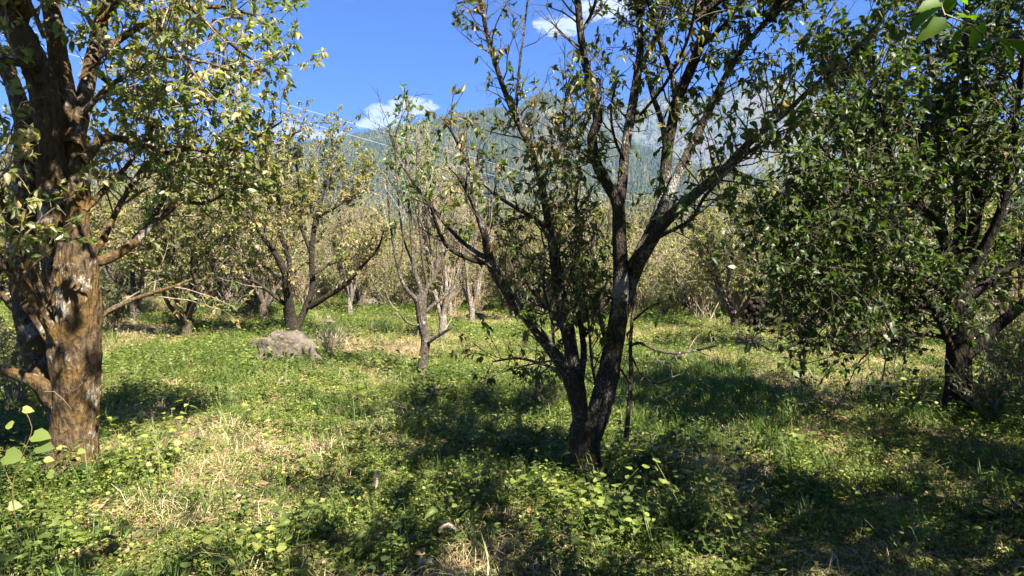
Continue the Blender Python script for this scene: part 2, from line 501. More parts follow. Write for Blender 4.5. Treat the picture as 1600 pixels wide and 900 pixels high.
def grow(limbs, rng, tw, lv, L=0.75, spacing=0.16, leafsize=0.062, lw=0.55, grav=0.5, upb=0.35, tint=(0.2, 0.8), twig_space=0.10,
         nleaf=(3, 6), maxr=0.05, epi=0.25, k=4, leafy=1.0, tw_thin=1.0):
    """limbs: list of (array n x 4 [xyz r], density, leaf density, f0, tint shift)"""
    for P, dens, ld, f0, ts in limbs:
        seg = np.linalg.norm(np.diff(P[:, :3], axis=0), axis=1); cum = np.concatenate([[0], np.cumsum(seg)]); tot = cum[-1]
        s = tot * f0 + rng.random() * spacing
        while s < tot:
            i = min(np.searchsorted(cum, s), len(P) - 1); i = max(i, 1)
            p = P[i, :3]; r = P[i, 3]; d = nrmz(P[i, :3] - P[i - 1, :3]); fr = s / tot
            s += spacing / max(dens, 0.05) * (0.5 + rng.random())
            if r > maxr and rng.random() > epi: continue
            perp = rng.normal(size=3); perp -= d * perp.dot(d); perp = nrmz(perp)
            dd = nrmz(0.45 * d + 0.8 * perp + upb * UP)
            ln = L * (0.35 + 0.85 * rng.random()) * (1.0 - 0.35 * fr)
            if r > maxr: ln *= 0.6
            r0 = min(0.5 * r, 0.0035 + 0.009 * ln)
            pts = [p]; dirs = [dd]; n = 5
            for j in range(n):
                dd = nrmz(dd + 0.28 * rng.normal(size=3) * 0.6 + 0.22 * upb * UP)
                pts.append(pts[-1] + dd * ln / n); dirs.append(dd)
            pts = np.array(pts); rad = np.linspace(r0, 0.0016, n + 1) * tw_thin
            tw.add(pts, rad, k, cap=False)
            bt = rng.uniform(*tint) + ts
            if rng.random() > 0.55 + 0.45 * ld: bare = True
            else: bare = False
            q = 0.15 * ln + rng.random() * twig_space
            while q < ln:
                fi = q / ln * n; a = int(fi); ff = fi - a
                if a >= n: break
                bp = pts[a] * (1 - ff) + pts[a + 1] * ff; bd = dirs[a]
                q += twig_space * (0.6 + 0.8 * rng.random())
                pr = rng.normal(size=3); pr -= bd * pr.dot(bd); pr = nrmz(pr)
                td = nrmz(0.5 * bd + 0.8 * pr + 0.25 * UP)
                tl = rng.uniform(0.03, 0.20) * (L / 0.75)
                tip = bp + td * tl + np.array([0, 0, -0.1 * tl])
                tw.add(np.array([bp, (bp + tip) / 2 + UP * 0.01, tip]), [0.0028 * tw_thin, 0.002 * tw_thin, 0.0013 * tw_thin], 3, cap=False)
                if bare or rng.random() > ld * leafy: continue
                if rng.random() < .3: continue
                nl = int(rng.integers(nleaf[0], nleaf[1] + 1) * 1.45 + .5)
                for _ in range(nl):
                    f2 = rng.random() ** 0.5
                    lp = bp * (1 - f2) + tip * f2
                    out = rng.normal(size=3)
                    ldir = nrmz(0.55 * td + 0.75 * nrmz(out) - grav * UP * rng.random() * 1.6)
                    nn = nrmz(UP * 1.0 + rng.normal(size=3) * 0.7)
                    sz = leafsize * rng.uniform(0.5, 1.4)
                    lv.add(lp, ldir, nn, sz, sz * lw * rng.uniform(0.75, 1.15), bt + rng.normal() * 0.16)


def trace(pts, Y, d0=0.0, d1=0.0, step=0.07, ext=0.0, rng=None, thin=1.0):
    """photo outline of a limb -> 3D polyline; d0/d1 depth offsets at its ends; ext: metres it goes on past its last point"""
    n = len(pts); rows = []
    for i, (x, y, wd) in enumerate(pts):
        f = i / (n - 1); D = Y + d0 + (d1 - d0) * f
        p = W(x, y, D); rows.append([*p, thin * wd / 2 / FPX * D])
    if ext:
        a = np.array(rows[-2][:3]); b = np.array(rows[-1][:3]); dd = nrmz(b - a); r = rows[-1][3]; k = 4
        p = b.copy()
        for j in range(1, k + 1):
            dd = nrmz(dd + UP * 0.1 + (rng.normal(size=3) * 0.12 if rng is not None else 0))
            p = p + dd * ext / k
            rows.append([*p, max(r * (1 - j / (k + 0.3)), 0.004)])
    return spline(np.array(rows), step)


def build_tree(root, trunkP, limbs, rng, bark, twigm, leafm, base, k=18, gp=None, leaf_objs=0, lobes=0.25, extra=None, leafshape='8'):
    """base: world position of the thing's empty; every mesh is stored relative to it"""
    B = np.array(base)
    tb = Tubes()
    for P in trunkP: tb.add(P[:, :3] - B, P[:, 3], k, rng, 0.03, True, lobes)
    link('trunk', tb.mesh('trunk', bark), root)
    for (P, *_rest) in limbs:
        lb = Tubes(); kk = 14 if P[0, 3] > 0.03 else 8
        lb.add(P[:, :3] - B, P[:, 3] * (1 + 0.0 * P[:, 3]), kk, rng, 0.05, True, lobes * 0.9)
        link('limb', lb.mesh('limb', bark), root)
    tw, lv = Tubes(), Leaves()
    grow(limbs, rng, tw, lv, **(gp or {}))
    if extra: extra(tw, lv, rng)
    tw.v = [v - B for v in tw.v]
    link('twigs', tw.mesh('twigs', twigm), root, 'stuff')
    A = list(lv.arr()); A[0] = A[0] - B
    keep = np.ones(len(A[0]), bool)
    if leaf_objs:
        P = A[0] + B; px, py = to_px(P[:, 0], P[:, 1], P[:, 2])
        inside = (px > 5) & (px < 1595) & (py > 5) & (py < 895) & (P[:, 1] > 0.5)
        score = np.where(inside, A[3] / np.maximum(P[:, 1], 0.3), 0)
        idx = np.argsort(-score)[:leaf_objs]; keep[idx] = False
        bins = {}
        Fm = frames(A[1][idx], A[2][idx])
        for q, i in enumerate(idx):
            b = int(A[5][i] * 7.99)
            if b not in bins:
                one = (np.zeros((1, 3)), np.array([[1., 0, 0]]), np.array([[0, 0, 1.]]), np.array([1.]), np.array([1.]), np.array([(b + .5) / 8]))
                bins[b] = leaf_mesh('leaf', one, leafm)
            o = bpy.data.objects.new('leaf', bins[b]); COL.objects.link(o); o.parent = root
            S = (A[3][i], A[4][i], A[3][i] * (0.3 + 2.2 * ((i * 7919) % 101) / 100))
            ax = Fm[q]
            mt = Matrix(((ax[0][0] * S[0], ax[1][0] * S[1], ax[2][0] * S[2], A[0][i][0]),
                         (ax[0][1] * S[0], ax[1][1] * S[1], ax[2][1] * S[2], A[0][i][1]),
                         (ax[0][2] * S[0], ax[1][2] * S[1], ax[2][2] * S[2], A[0][i][2]), (0, 0, 0, 1)))
            o.matrix_basis = mt
    link('foliage', leaf_mesh('foliage', A, leafm, leafshape, keep), root, 'stuff')
    return len(A[0])


# ================================================================== LARGE STRUCTURE
# zones of the orchard floor, given where they lie in the view (photo pixels on the flat ground)
DRY = [(285, 715, 150, 75, 1.0), (120, 790, 90, 30, .7), (590, 543, 110, 18, 1.2), (230, 505, 100, 22, 1.0), (340, 490, 100, 14, .9), (165, 545, 60, 18, .8),
       (1230, 555, 110, 40, 1.1), (1330, 510, 110, 26, 1.0), (1140, 760, 80, 50, .8), (880, 850, 90, 26, .35), (1370, 640, 90, 60, .6),
       (740, 500, 90, 9, 1.2), (1250, 640, 60, 30, .7), (1330, 800, 160, 60, .6), (1500, 720, 90, 60, .6), (1350, 560, 160, 40, .5), (1050, 520, 140, 14, .6), (690, 880, 80, 30, .15)]
LUSH = [(1110, 650, 130, 60, 1.0), (560, 516, 80, 10, .9), (1060, 600, 100, 40, .7), (520, 640, 120, 40, .3)]
BARE = [(600, 548, 100, 13, 1.0), (745, 499, 80, 7, 1.2), (1125, 790, 50, 40, .8), (1300, 500, 90, 16, .6), (190, 528, 80, 10, .8), (1130, 560, 30, 14, .4)]


def zone(Z, x, y):
    px, py = to_px(x, y, 0.0 * x)
    s = 0
    for (cx, cy_, rx, ry, a) in Z:
        s = s + a * np.exp(-(((px - cx) / rx) ** 2 + ((py - cy_) / ry) ** 2))
    return s * (y > 1)


def build_ground():
    rings = np.concatenate([[0.0], np.geomspace(0.4, 60, 170), np.geomspace(62, 4800, 60)])
    K = 256
    th = np.arange(K) * 2 * PI / K
    Rr, T = np.meshgrid(rings, th, indexing='ij')
    X, Y = Rr * np.cos(T), Rr * np.sin(T)
    Z = gh(X, Y)
    V = np.stack([X, Y, Z], -1).reshape(-1, 3)
    n = len(rings)
    i = np.arange(n - 1)[:, None] * K; j = np.arange(K)[None]; j2 = (j + 1) % K
    F = np.stack([i + j, i + K + j, i + K + j2, i + j2], -1).reshape(-1, 4)
    dryv = np.clip(zone(DRY, X, Y) + zone(BARE, X, Y) - 0.8 * zone(LUSH, X, Y), 0, 1).ravel()
    link('ground', mesh_np('ground', V, [F], [M['ground']], True, {'dry': dryv}), kind='structure')


build_ground()

NEAR_R = [(-2500, 330), (-900, 345), (-400, 325), (0, 292), (200, 264), (330, 252), (430, 234), (480, 221), (560, 209), (600, 203), (650, 192), (690, 181),
          (720, 176), (745, 173), (775, 165), (800, 176), (828, 152), (855, 142), (885, 160), (930, 195), (1000, 232), (1100, 262), (1250, 285), (1600, 305), (2400, 330), (4000, 350)]
FAR_R = [(-2500, 380), (0, 330), (500, 290), (800, 225), (900, 190), (950, 168), (1010, 152), (1050, 146), (1100, 152), (1150, 132), (1200, 121), (1260, 128), (1330, 162),
         (1450, 185), (1600, 190), (1900, 230), (2600, 300), (4000, 350)]


def mtn_height(u, v, prof, D, D0, seed, rug):
    xs = np.array([(p[0] - CX) / FPX for p in prof]); es = np.array([(HY - p[1]) / FPX for p in prof])
    E = np.interp(u, xs, es)
    dist = D0 + (D - D0) * v
    top = E * D
    g = np.where(v <= 1, np.clip(v, 0, 1) ** 1.25, 1 - (v - 1) * 2.2)
    spur = fbm(u * 9 + 3, v * 2.2, 5, seed, 0.55) - 0.5
    rid = 1 - np.abs(fbm(u * 14 + v * 2.0, v * 3.5 + 8, 4, seed + 40) * 2 - 1) * 2
    h = top * g + top * rug * (spur * 0.9 + rid * 0.22) * np.clip(v * (1.02 - v) * 4, 0.02, 1)
    h = h + (fbm(u * 260, v * 60, 3, seed + 3) - 0.5) * 8 * np.clip(v, 0, 1)
    return dist, h


def build_mountain(name, prof, D, D0, seed, rug, nu=420, nv=130):
    u = np.linspace(-2.4, 2.4, nu); v = np.concatenate([np.linspace(0, 1, nv), np.linspace(1.02, 1.25, 8)])
    U, Vv = np.meshgrid(u, v)
    dist, h = mtn_height(U, Vv, prof, D, D0, seed, rug)
    P = np.stack([U * dist, dist, h - 4], -1).reshape(-1, 3)
    n = len(v); i = np.arange(n - 1)[:, None] * nu; j = np.arange(nu - 1)[None]
    F = np.stack([i + j, i + j + 1, i + nu + j + 1, i + nu + j], -1).reshape(-1, 4)
    return link(name, mesh_np(name, P, [F], [M['mountain']]), kind='structure')


build_mountain('mountain', NEAR_R, 1700, 560, 11, 0.24)
build_mountain('mountain', FAR_R, 3500, 2200, 31, 0.14, 320, 90)


# ------------------------------------------------------------------ instancing of uncountable cover through geometry nodes
def scatter(name, pts, idx, rot, scl, sources, label=None):
    """pts: positions; idx: which source; sources: meshes (kept in a collection that is not linked to the scene)"""
    lib = bpy.data.collections.new(name + '_sources')
    for i, me in enumerate(sources):
        o = bpy.data.objects.new('%s_%02d' % (name, i), me); lib.objects.link(o)
    me = bpy.data.meshes.new(name)
    pts = np.asarray(pts, np.float32)
    me.vertices.add(len(pts)); me.vertices.foreach_set('co', pts.ravel())
    a = me.attributes.new('pick', 'INT', 'POINT'); a.data.foreach_set('value', np.asarray(idx, np.int32))
    a = me.attributes.new('turn', 'FLOAT_VECTOR', 'POINT'); a.data.foreach_set('vector', np.asarray(rot, np.float32).ravel())
    a = me.attributes.new('size', 'FLOAT', 'POINT'); a.data.foreach_set('value', np.asarray(scl, np.float32))
    o = link(name, me, kind='stuff')
    ng = bpy.data.node_groups.new(name, 'GeometryNodeTree')
    ng.interface.new_socket('Geometry', in_out='INPUT', socket_type='NodeSocketGeometry')
    ng.interface.new_socket('Geometry', in_out='OUTPUT', socket_type='NodeSocketGeometry')
    n, l = ng.nodes, ng.links
    gi, go = n.new('NodeGroupInput'), n.new('NodeGroupOutput')
    ci = n.new('GeometryNodeCollectionInfo'); ci.inputs['Collection'].default_value = lib
    ci.inputs['Separate Children'].default_value = True; ci.inputs['Reset Children'].default_value = True
    ip = n.new('GeometryNodeInstanceOnPoints'); ip.inputs['Pick Instance'].default_value = True

    def na(nm, ty):
        q = n.new('GeometryNodeInputNamedAttribute'); q.data_type = ty; q.inputs['Name'].default_value = nm
        return [s for s in q.outputs if s.enabled and s.name == 'Attribute'][0]
    er = n.new('FunctionNodeEulerToRotation')
    l.new(gi.outputs[0], ip.inputs['Points']); l.new(ci.outputs[0], ip.inputs['Instance'])
    l.new(na('pick', 'INT'), ip.inputs['Instance Index'])
    l.new(na('turn', 'FLOAT_VECTOR'), er.inputs[0]); l.new(er.outputs[0], ip.inputs['Rotation'])
    l.new(na('size', 'FLOAT'), ip.inputs['Scale'])
    l.new(ip.outputs[0], go.inputs[0])
    md = o.modifiers.new('scatter', 'NODES'); md.node_group = ng
    if label: tag(o, label)
    return o


def conifer_mesh(seed, tall):
    rng = np.random.default_rng(seed); V, F = [], []; n = 0
    tiers = 5
    for i in range(tiers):
        z0 = 0.12 + 0.17 * i; r = (0.24 if tall else 0.36) * (1 - i / (tiers + 0.4)); k = 6
        th = np.arange(k) * 2 * PI / k + rng.random() * 3
        rr = r * (0.7 + 0.6 * rng.random(k))
        V.append(np.stack([rr * np.cos(th), rr * np.sin(th), z0 - 0.05 * rng.random(k)], -1))
        V.append(np.array([[0, 0, z0 + 0.27]]))
        F.append(np.stack([n + np.arange(k), n + (np.arange(k) + 1) % k, np.full(k, n + k)], -1)); n += k + 1
    return mesh_np('conifer', np.concatenate(V), [np.concatenate(F)], [M['conifer']], False)


def build_forest():
    rng = np.random.default_rng(5)
    P, S = [], []
    for (prof, D, D0, seed, rug, N, hmin) in ((NEAR_R, 1700, 560, 11, 0.24, 90000, 1.0), (FAR_R, 3500, 2200, 31, 0.14, 40000, 1.0)):
        u = rng.uniform(-1.15, 1.25, N); v = rng.random(N) ** 0.75 * 0.9 + 0.1
        crest = rng.random(N) < 0.09; v = np.where(crest, rng.uniform(0.96, 1.0, N), v)
        dist, h = mtn_height(u, v, prof, D, D0, seed, rug)
        dn = fbm(u * 16, v * 7 + 2, 4, 77)
        keep = (dn > 0.38) | (crest & (u < 0.15)) | (rng.random(N) < 0.12)
        P.append(np.stack([u * dist, dist, h - 5], -1)[keep]); S.append((rng.uniform(7, 14, N) * (1 + 0.35 * (D > 2000)))[keep])
    P = np.concatenate(P); S = np.concatenate(S); N = len(P)
    rot = np.zeros((N, 3)); rot[:, 2] = rng.random(N) * 6.28
    scatter('forest', P, rng.integers(0, 4, N), rot, S, [conifer_mesh(1, True), conifer_mesh(2, True), conifer_mesh(3, False), conifer_mesh(4, False)])


build_forest()


# ================================================================== NEAR TREES, traced limb by limb, with unseen limbs added for shade
def ell(rng): return rng.normal(size=3)


# ---- left pear tree
def left_tree():
    rng = np.random.default_rng(21); Y = 5.2
    base = W(112, 748, Y); base[2] = ghs(base[0], base[1]) - 0.02
    root = thing('pear_tree', 'large old pear tree with thick moss browned trunk and olive leaves, at the left edge', 'tree', tuple(base), 'pear trees of the orchard')
    trunk = [trace([(114, 800, 150), (112, 760, 112), (113, 728, 78), (114, 695, 63), (116, 650, 60), (118, 600, 63), (119, 550, 66), (120, 500, 66), (120, 450, 63), (120, 405, 57), (120, 380, 50)], Y, step=0.03)]
    sp = [
        ([(112, 640, 40), (84, 625, 44), (62, 600, 34), (36, 588, 26), (0, 577, 20), (-60, 560, 14)], 0, -0.3, 0.2, .6, .4, .5, 0),
        ([(100, 655, 50), (74, 585, 60), (50, 510, 60), (38, 430, 56), (38, 350, 52), (42, 280, 50), (42, 225, 46), (32, 170, 38), (10, 110, 30), (-20, 50, 24)], 0.1, 0.45, 1, 1, .9, .35, 1.2),
        ([(100, 500, 46), (90, 430, 54), (84, 350, 60), (82, 270, 60), (78, 190, 58), (60, 115, 58), (34, 60, 56), (6, 10, 38), (-25, -50, 30)], 0.15, -0.25, 1, 1, .9, .45, 1.3),
        ([(116, 420, 66), (120, 350, 50), (122, 290, 46), (120, 230, 46), (108, 170, 42), (95, 110, 40), (86, 50, 38), (78, -10, 36)], 0, 0.2, 1, 1, .9, .4, 1.5),
        ([(114, 230, 44), (128, 170, 36), (140, 115, 30), (152, 60, 30), (168, -5, 28)], 0, 0.7, 1, 1, 1, .2, 1.5),
        ([(130, 414, 26), (165, 405, 24), (200, 386, 20), (232, 356, 18), (262, 330, 15), (285, 314, 11), (318, 318, 8), (356, 300, 5)], 0, 0.9, 1, 1, 1, .45, 0),
        ([(232, 358, 13), (245, 330, 11), (262, 300, 9), (272, 270, 7)], 0.4, 1.0, 1, 1, 1, .2, 0),
        ([(124, 250, 22), (142, 238, 20), (160, 216, 18), (190, 218, 15), (228, 228, 12), (262, 238, 11), (300, 232, 10), (345, 240, 8), (400, 215, 6), (440, 190, 4)], 0, 1.0, 1.1, 1, 1, .2, 0),
        ([(130, 330, 14), (150, 310, 13), (172, 286, 11), (200, 258, 9), (222, 225, 7), (250, 180, 5)], 0, 0.8, 1, 1, 1, .3, 0),
        ([(140, 405, 15), (160, 376, 14), (182, 330, 12), (204, 292, 10), (226, 258, 8), (250, 235, 5)], .1, 1.0, 1, 1, 1, .3, 0),
        ([(128, 520, 13), (158, 494, 12), (188, 476, 10), (230, 460, 8), (270, 448, 6), (300, 436, 4)], 0, 0.5, .5, .5, .3, .3, 0),
        ([(150, 90, 17), (190, 60, 14), (240, 30, 12), (300, 14, 10), (350, 12, 8), (400, 25, 5)], .3, 1.2, 1.2, 1, 1, .1, 0),
        ([(128, 180, 14), (165, 140, 12), (210, 110, 10), (260, 90, 8), (310, 95, 6), (360, 110, 5)], .1, -0.2, 1.2, 1, 1, .1, 0),
        ([(160, 30, 14), (210, -20, 12), (280, -50, 10), (350, -60, 8)], .5, 0.2, 1.2, 1, 1, .1, 0),
        ([(145, 110, 12), (200, 150, 9), (260, 165, 8), (320, 160, 6), (375, 140, 4)], .4, 1.2, 1.2, 1, 1, .1, 0),
        ([(290, 312, 9), (330, 290, 8), (370, 270, 7), (400, 240, 5)], .7, 1.3, 1.3, 1, 1, 0, 0),
        ([(262, 238, 9), (300, 262, 8), (340, 275, 6), (385, 262, 4)], .5, 1.4, 1.3, 1, 1, 0, 0),
        ([(300, 14, 9), (340, 50, 8), (375, 80, 6), (405, 100, 4)], 0, .5, 1.3, 1, 1, 0, 0),
        ([(240, 30, 9), (270, 70, 8), (305, 125, 6), (330, 180, 4)], .1, .8, 1.3, 1, 1, 0, 0),
        ([(62, 100, 20), (30, 98, 18), (0, 92, 16), (-60, 80, 12)], -.2, -0.5, 1, 1, .8, .2, 0),
        ([(95, 540, 26), (60, 480, 22), (30, 440, 20), (0, 405, 18), (-40, 350, 14)], -.1, -0.6, 1, 1, .6, .3, .6),
        ([(78, 500, 20), (48, 420, 18), (22, 370, 17), (6, 320, 14), (-12, 260, 11)], -.1, -0.5, 1, 1, .7, .3, .6),
        ([(70, 60, 10), (58, 30, 10), (45, 0, 8)], -.5, -0.6, 1, 1, .4, .3, 0),
    ]
    limbs = []
    for i, (pts, d0, d1, dens, ld, _a, f0, ext) in enumerate(sp):
        limbs.append((trace(pts, Y, d0, d1, 0.05, ext, rng, .70), dens, ld, f0, (0.12 if i > 6 else 0)))
    for P in ([(-3.0, 4.2, 4.6, .02), (-2.4, 3.9, 4.5, .012), (-2.2, 3.9, 4.8, .007)], [(-3.9, 5.1, 3.6, .04), (-3.4, 4.6, 4.3, .025), (-2.6, 4.0, 4.7, .01)], [(-3.4, 4.6, 4.3, .025), (-3.0, 3.9, 4.4, .015), (-2.9, 3.3, 4.7, .008)], [(-3.9, 5.1, 3.6, .03), (-3.7, 4.4, 4.4, .02), (-3.4, 3.9, 5.0, .008)]):  # unseen limbs added above the frame to shade the upper left stems
        limbs.append((spline(np.array(P, float), .06), 2.2, 1, 0, 0))
    n = build_tree(root, trunk, limbs, rng, M['bark_left'], M['twig'], M['leaf_left'], base, 44,
                   dict(L=0.95, spacing=0.078, leafsize=0.066, lw=0.58, tint=(0.08, 0.66), nleaf=(4, 7), maxr=0.07, epi=0.22, grav=0.35, twig_space=0.065), 300, 0.30)
    return n


# ---- centre pear tree
def centre_tree():
    rng = np.random.default_rng(8); Y = 5.3
    base = W(915, 742, Y); base[2] = ghs(base[0], base[1]) - 0.02
    root = thing('pear_tree', 'pear tree forking low into lichen spotted stems with curled brown green leaves, in the middle', 'tree', tuple(base), 'pear trees of the orchard')
    trunk = [trace([(914, 800, 118), (914, 762, 86), (913, 730, 56), (914, 700, 47), (914, 672, 44), (914, 655, 36)], Y, step=0.03)]
    Bm, G2, S1 = .25, 0.0, .1
    sp = [  # points, depth start, depth end, branch density, leaf density, f0, tint shift, ext
        ([(912, 670, 44), (902, 625, 44), (888, 588, 36), (866, 553, 30), (838, 515, 27), (804, 472, 26), (780, 436, 25), (766, 408, 24), (757, 365, 20), (738, 312, 17), (716, 272, 15)], -.05, -0.5, .9, .55, .25, .0, 0),
        ([(768, 412, 14), (742, 408, 12), (702, 388, 11), (684, 356, 9), (672, 318, 7)], -.35, -0.8, .7, .2, .4, .2, 0),
        ([(762, 404, 13), (735, 388, 11), (706, 362, 10), (680, 330, 8), (652, 294, 7), (624, 250, 5), (607, 205, 3)], -.35, -0.1, .8, .25, .35, .1, 0),
        ([(908, 650, 40), (903, 600, 34), (893, 550, 34), (884, 500, 34), (874, 450, 33), (868, 410, 28), (862, 370, 24), (850, 310, 20), (836, 250, 15), (808, 190, 14), (784, 130, 13), (763, 60, 11), (748, -5, 8)], 0.05, 0.5, 1.6, .8, .22, .1, .9),
        ([(858, 372, 14), (842, 346, 11), (808, 326, 10), (772, 302, 9), (738, 266, 8), (712, 218, 6), (694, 186, 4)], .2, -0.4, 1.0, .8, .2, .15, 0),
        ([(866, 400, 14), (862, 330, 13), (864, 290, 12), (884, 250, 11), (889, 232, 10), (881, 185, 8), (886, 140, 5)], .2, .9, .8, .35, .3, .3, .5),
        ([(889, 235, 8), (905, 213, 7), (918, 190, 5), (930, 165, 4)], .6, 1.0, .9, .5, .1, .3, .3),
        ([(810, 195, 8), (808, 150, 7), (812, 100, 6), (820, 40, 5), (826, -10, 4)], .3, .5, .8, .3, .3, .3, .6),
        ([(866, 553, 8), (862, 500, 7), (850, 450, 6), (852, 400, 5), (845, 360, 4)], -.2, .1, 1.0, .8, .1, -.1, 0),
        ([(938, 635, 8), (925, 570, 7), (920, 510, 6), (912, 450, 5), (915, 400, 4)], -.1, .2, 1.0, .8, .1, -.1, 0),
        ([(905, 600, 22), (912, 550, 16), (905, 490, 14), (898, 430, 12), (908, 370, 10), (900, 320, 8), (905, 270, 6)], .1, .8, 1.9, .95, .15, -.15, 0),
        ([(896, 560, 10), (870, 500, 9), (842, 470, 8), (818, 430, 7), (806, 385, 6), (790, 345, 5)], .2, 1.2, 1.6, .85, .15, -.1, 0),
        ([(922, 690, 50), (938, 635, 56), (950, 585, 54), (960, 535, 50), (968, 480, 42), (970, 430, 37), (968, 370, 35), (965, 318, 32), (950, 290, 27), (931, 252, 25), (925, 215, 24), (934, 188, 22), (928, 150, 20), (915, 100, 20), (907, 50, 18), (902, -5, 17)], 0, -0.3, .9, .75, .4, .0, 1.3),
        ([(966, 330, 26), (972, 290, 25), (976, 240, 24), (986, 180, 24), (996, 118, 20), (1001, 60, 16), (995, -5, 14)], -.15, 0.4, 1.0, .8, .15, .0, 1.4),
        ([(990, 140, 13), (1004, 100, 12), (1022, 62, 11), (1040, 10, 10), (1048, -30, 9)], .2, 0.0, 1, .8, .1, 0, 1.1),
        ([(962, 520, 44), (980, 450, 42), (1000, 400, 38), (1024, 352, 35), (1038, 300, 31), (1044, 225, 27), (1060, 155, 26), (1090, 80, 22), (1116, -5, 20)], .05, 0.5, .9, .85, .35, -.05, 1.4),
        ([(1042, 260, 15), (1036, 200, 14), (1020, 150, 12), (1009, 108, 10), (1000, 80, 8)], .3, .8, .8, .6, .2, 0, .6),
        ([(1056, 170, 15), (1051, 120, 14), (1034, 74, 12), (1018, 20, 11), (1010, -20, 10)], .3, .1, .9, .8, .1, 0, 1.1),
        ([(990, 425, 32), (1036, 350, 29), (1088, 302, 25), (1130, 266, 22), (1178, 216, 18), (1228, 176, 14), (1262, 142, 10), (1300, 110, 7)], 0, -1.3, 1.4, 1, .3, -.05, .6),
        ([(1030, 345, 24), (1052, 290, 23), (1072, 245, 22), (1102, 186, 19), (1138, 112, 15), (1180, 52, 12), (1232, -5, 9)], .1, 0.5, 1.5, 1, .25, -.05, 1.0),
        ([(978, 420, 13), (1006, 384, 11), (1042, 364, 10), (1080, 342, 9), (1102, 306, 9), (1150, 256, 8), (1200, 215, 5)], -.1, -1.4, 1.4, 1, .3, -.05, 0),
        ([(1000, 180, 8), (1040, 130, 8), (1075, 60, 8), (1090, -10, 7)], .1, -.5, 1.2, .9, .2, 0, .8),
        ([(1096, 72, 12), (1130, 40, 10), (1160, 0, 8), (1190, -40, 7)], .4, -0.1, 1.2, .9, .0, 0, .8),
        ([(905, 55, 9), (925, 20, 8), (936, -20, 7)], -.2, -.4, 1, .7, .1, 0, .8),
        ([(925, 160, 8), (900, 190, 7), (880, 215, 5), (868, 250, 4)], -.25, -.6, 1.3, .95, .1, .1, 0),
        ([(975, 250, 8), (960, 215, 7), (955, 170, 6), (965, 120, 5)], -.1, -.7, 1.3, .8, .1, 0, 0),
        ([(958, 560, 14), (940, 510, 10), (930, 450, 9), (925, 390, 8), (935, 330, 6)], .1, .9, 1.3, .85, .2, -.2, 0),
        ([(890, 585, 9), (850, 570, 7), (810, 560, 6), (770, 565, 4)], .1, .7, 1.2, .8, .2, -.1, 0),
    ]
    limbs = [(trace(p, Y, d0, d1, 0.05, ext, rng, .62), dens, ld, f0, ts) for (p, d0, d1, dens, ld, f0, ts, ext) in sp]
    for P in ([(1.62, 5.6, 3.9, .045), (2.0, 5.6, 4.5, .03), (2.5, 5.7, 5.1, .01)], [(1.62, 5.6, 3.9, .03), (2.2, 5.3, 4.3, .02), (2.9, 5.1, 4.6, .008)],
              [(1.1, 5.5, 3.9, .03), (1.4, 5.9, 4.7, .02), (1.5, 6.3, 5.4, .008)], [(2.25, 5.6, 3.9, .03), (2.8, 5.9, 4.4, .02), (3.3, 6.1, 4.8, .008)],
              [(2.25, 5.6, 3.9, .03), (2.5, 5.0, 4.5, .02), (2.8, 4.5, 5.0, .008)], [(1.0, 5.4, 3.9, .03), (1.3, 4.9, 4.6, .02), (1.7, 4.5, 5.2, .008)],
              [(1.62, 5.6, 3.9, .03), (1.9, 6.2, 4.5, .02), (2.5, 6.7, 4.9, .008)]):
        limbs.append((spline(np.array(P, float), .06), 2.0, 1, 0, 0))  # unseen upper limbs, added to deepen the shade on the weeds below
    return build_tree(root, trunk, limbs, rng, M['bark_mid'], M['twig_dark'], M['leaf_mid'], base, 34,
                      dict(L=0.66, spacing=0.064, leafsize=0.060, lw=0.48, grav=0.85, upb=0.25, tint=(0.2, 0.75), nleaf=(3, 6), maxr=0.07, epi=0.3, twig_space=0.08), 300, 0.2)


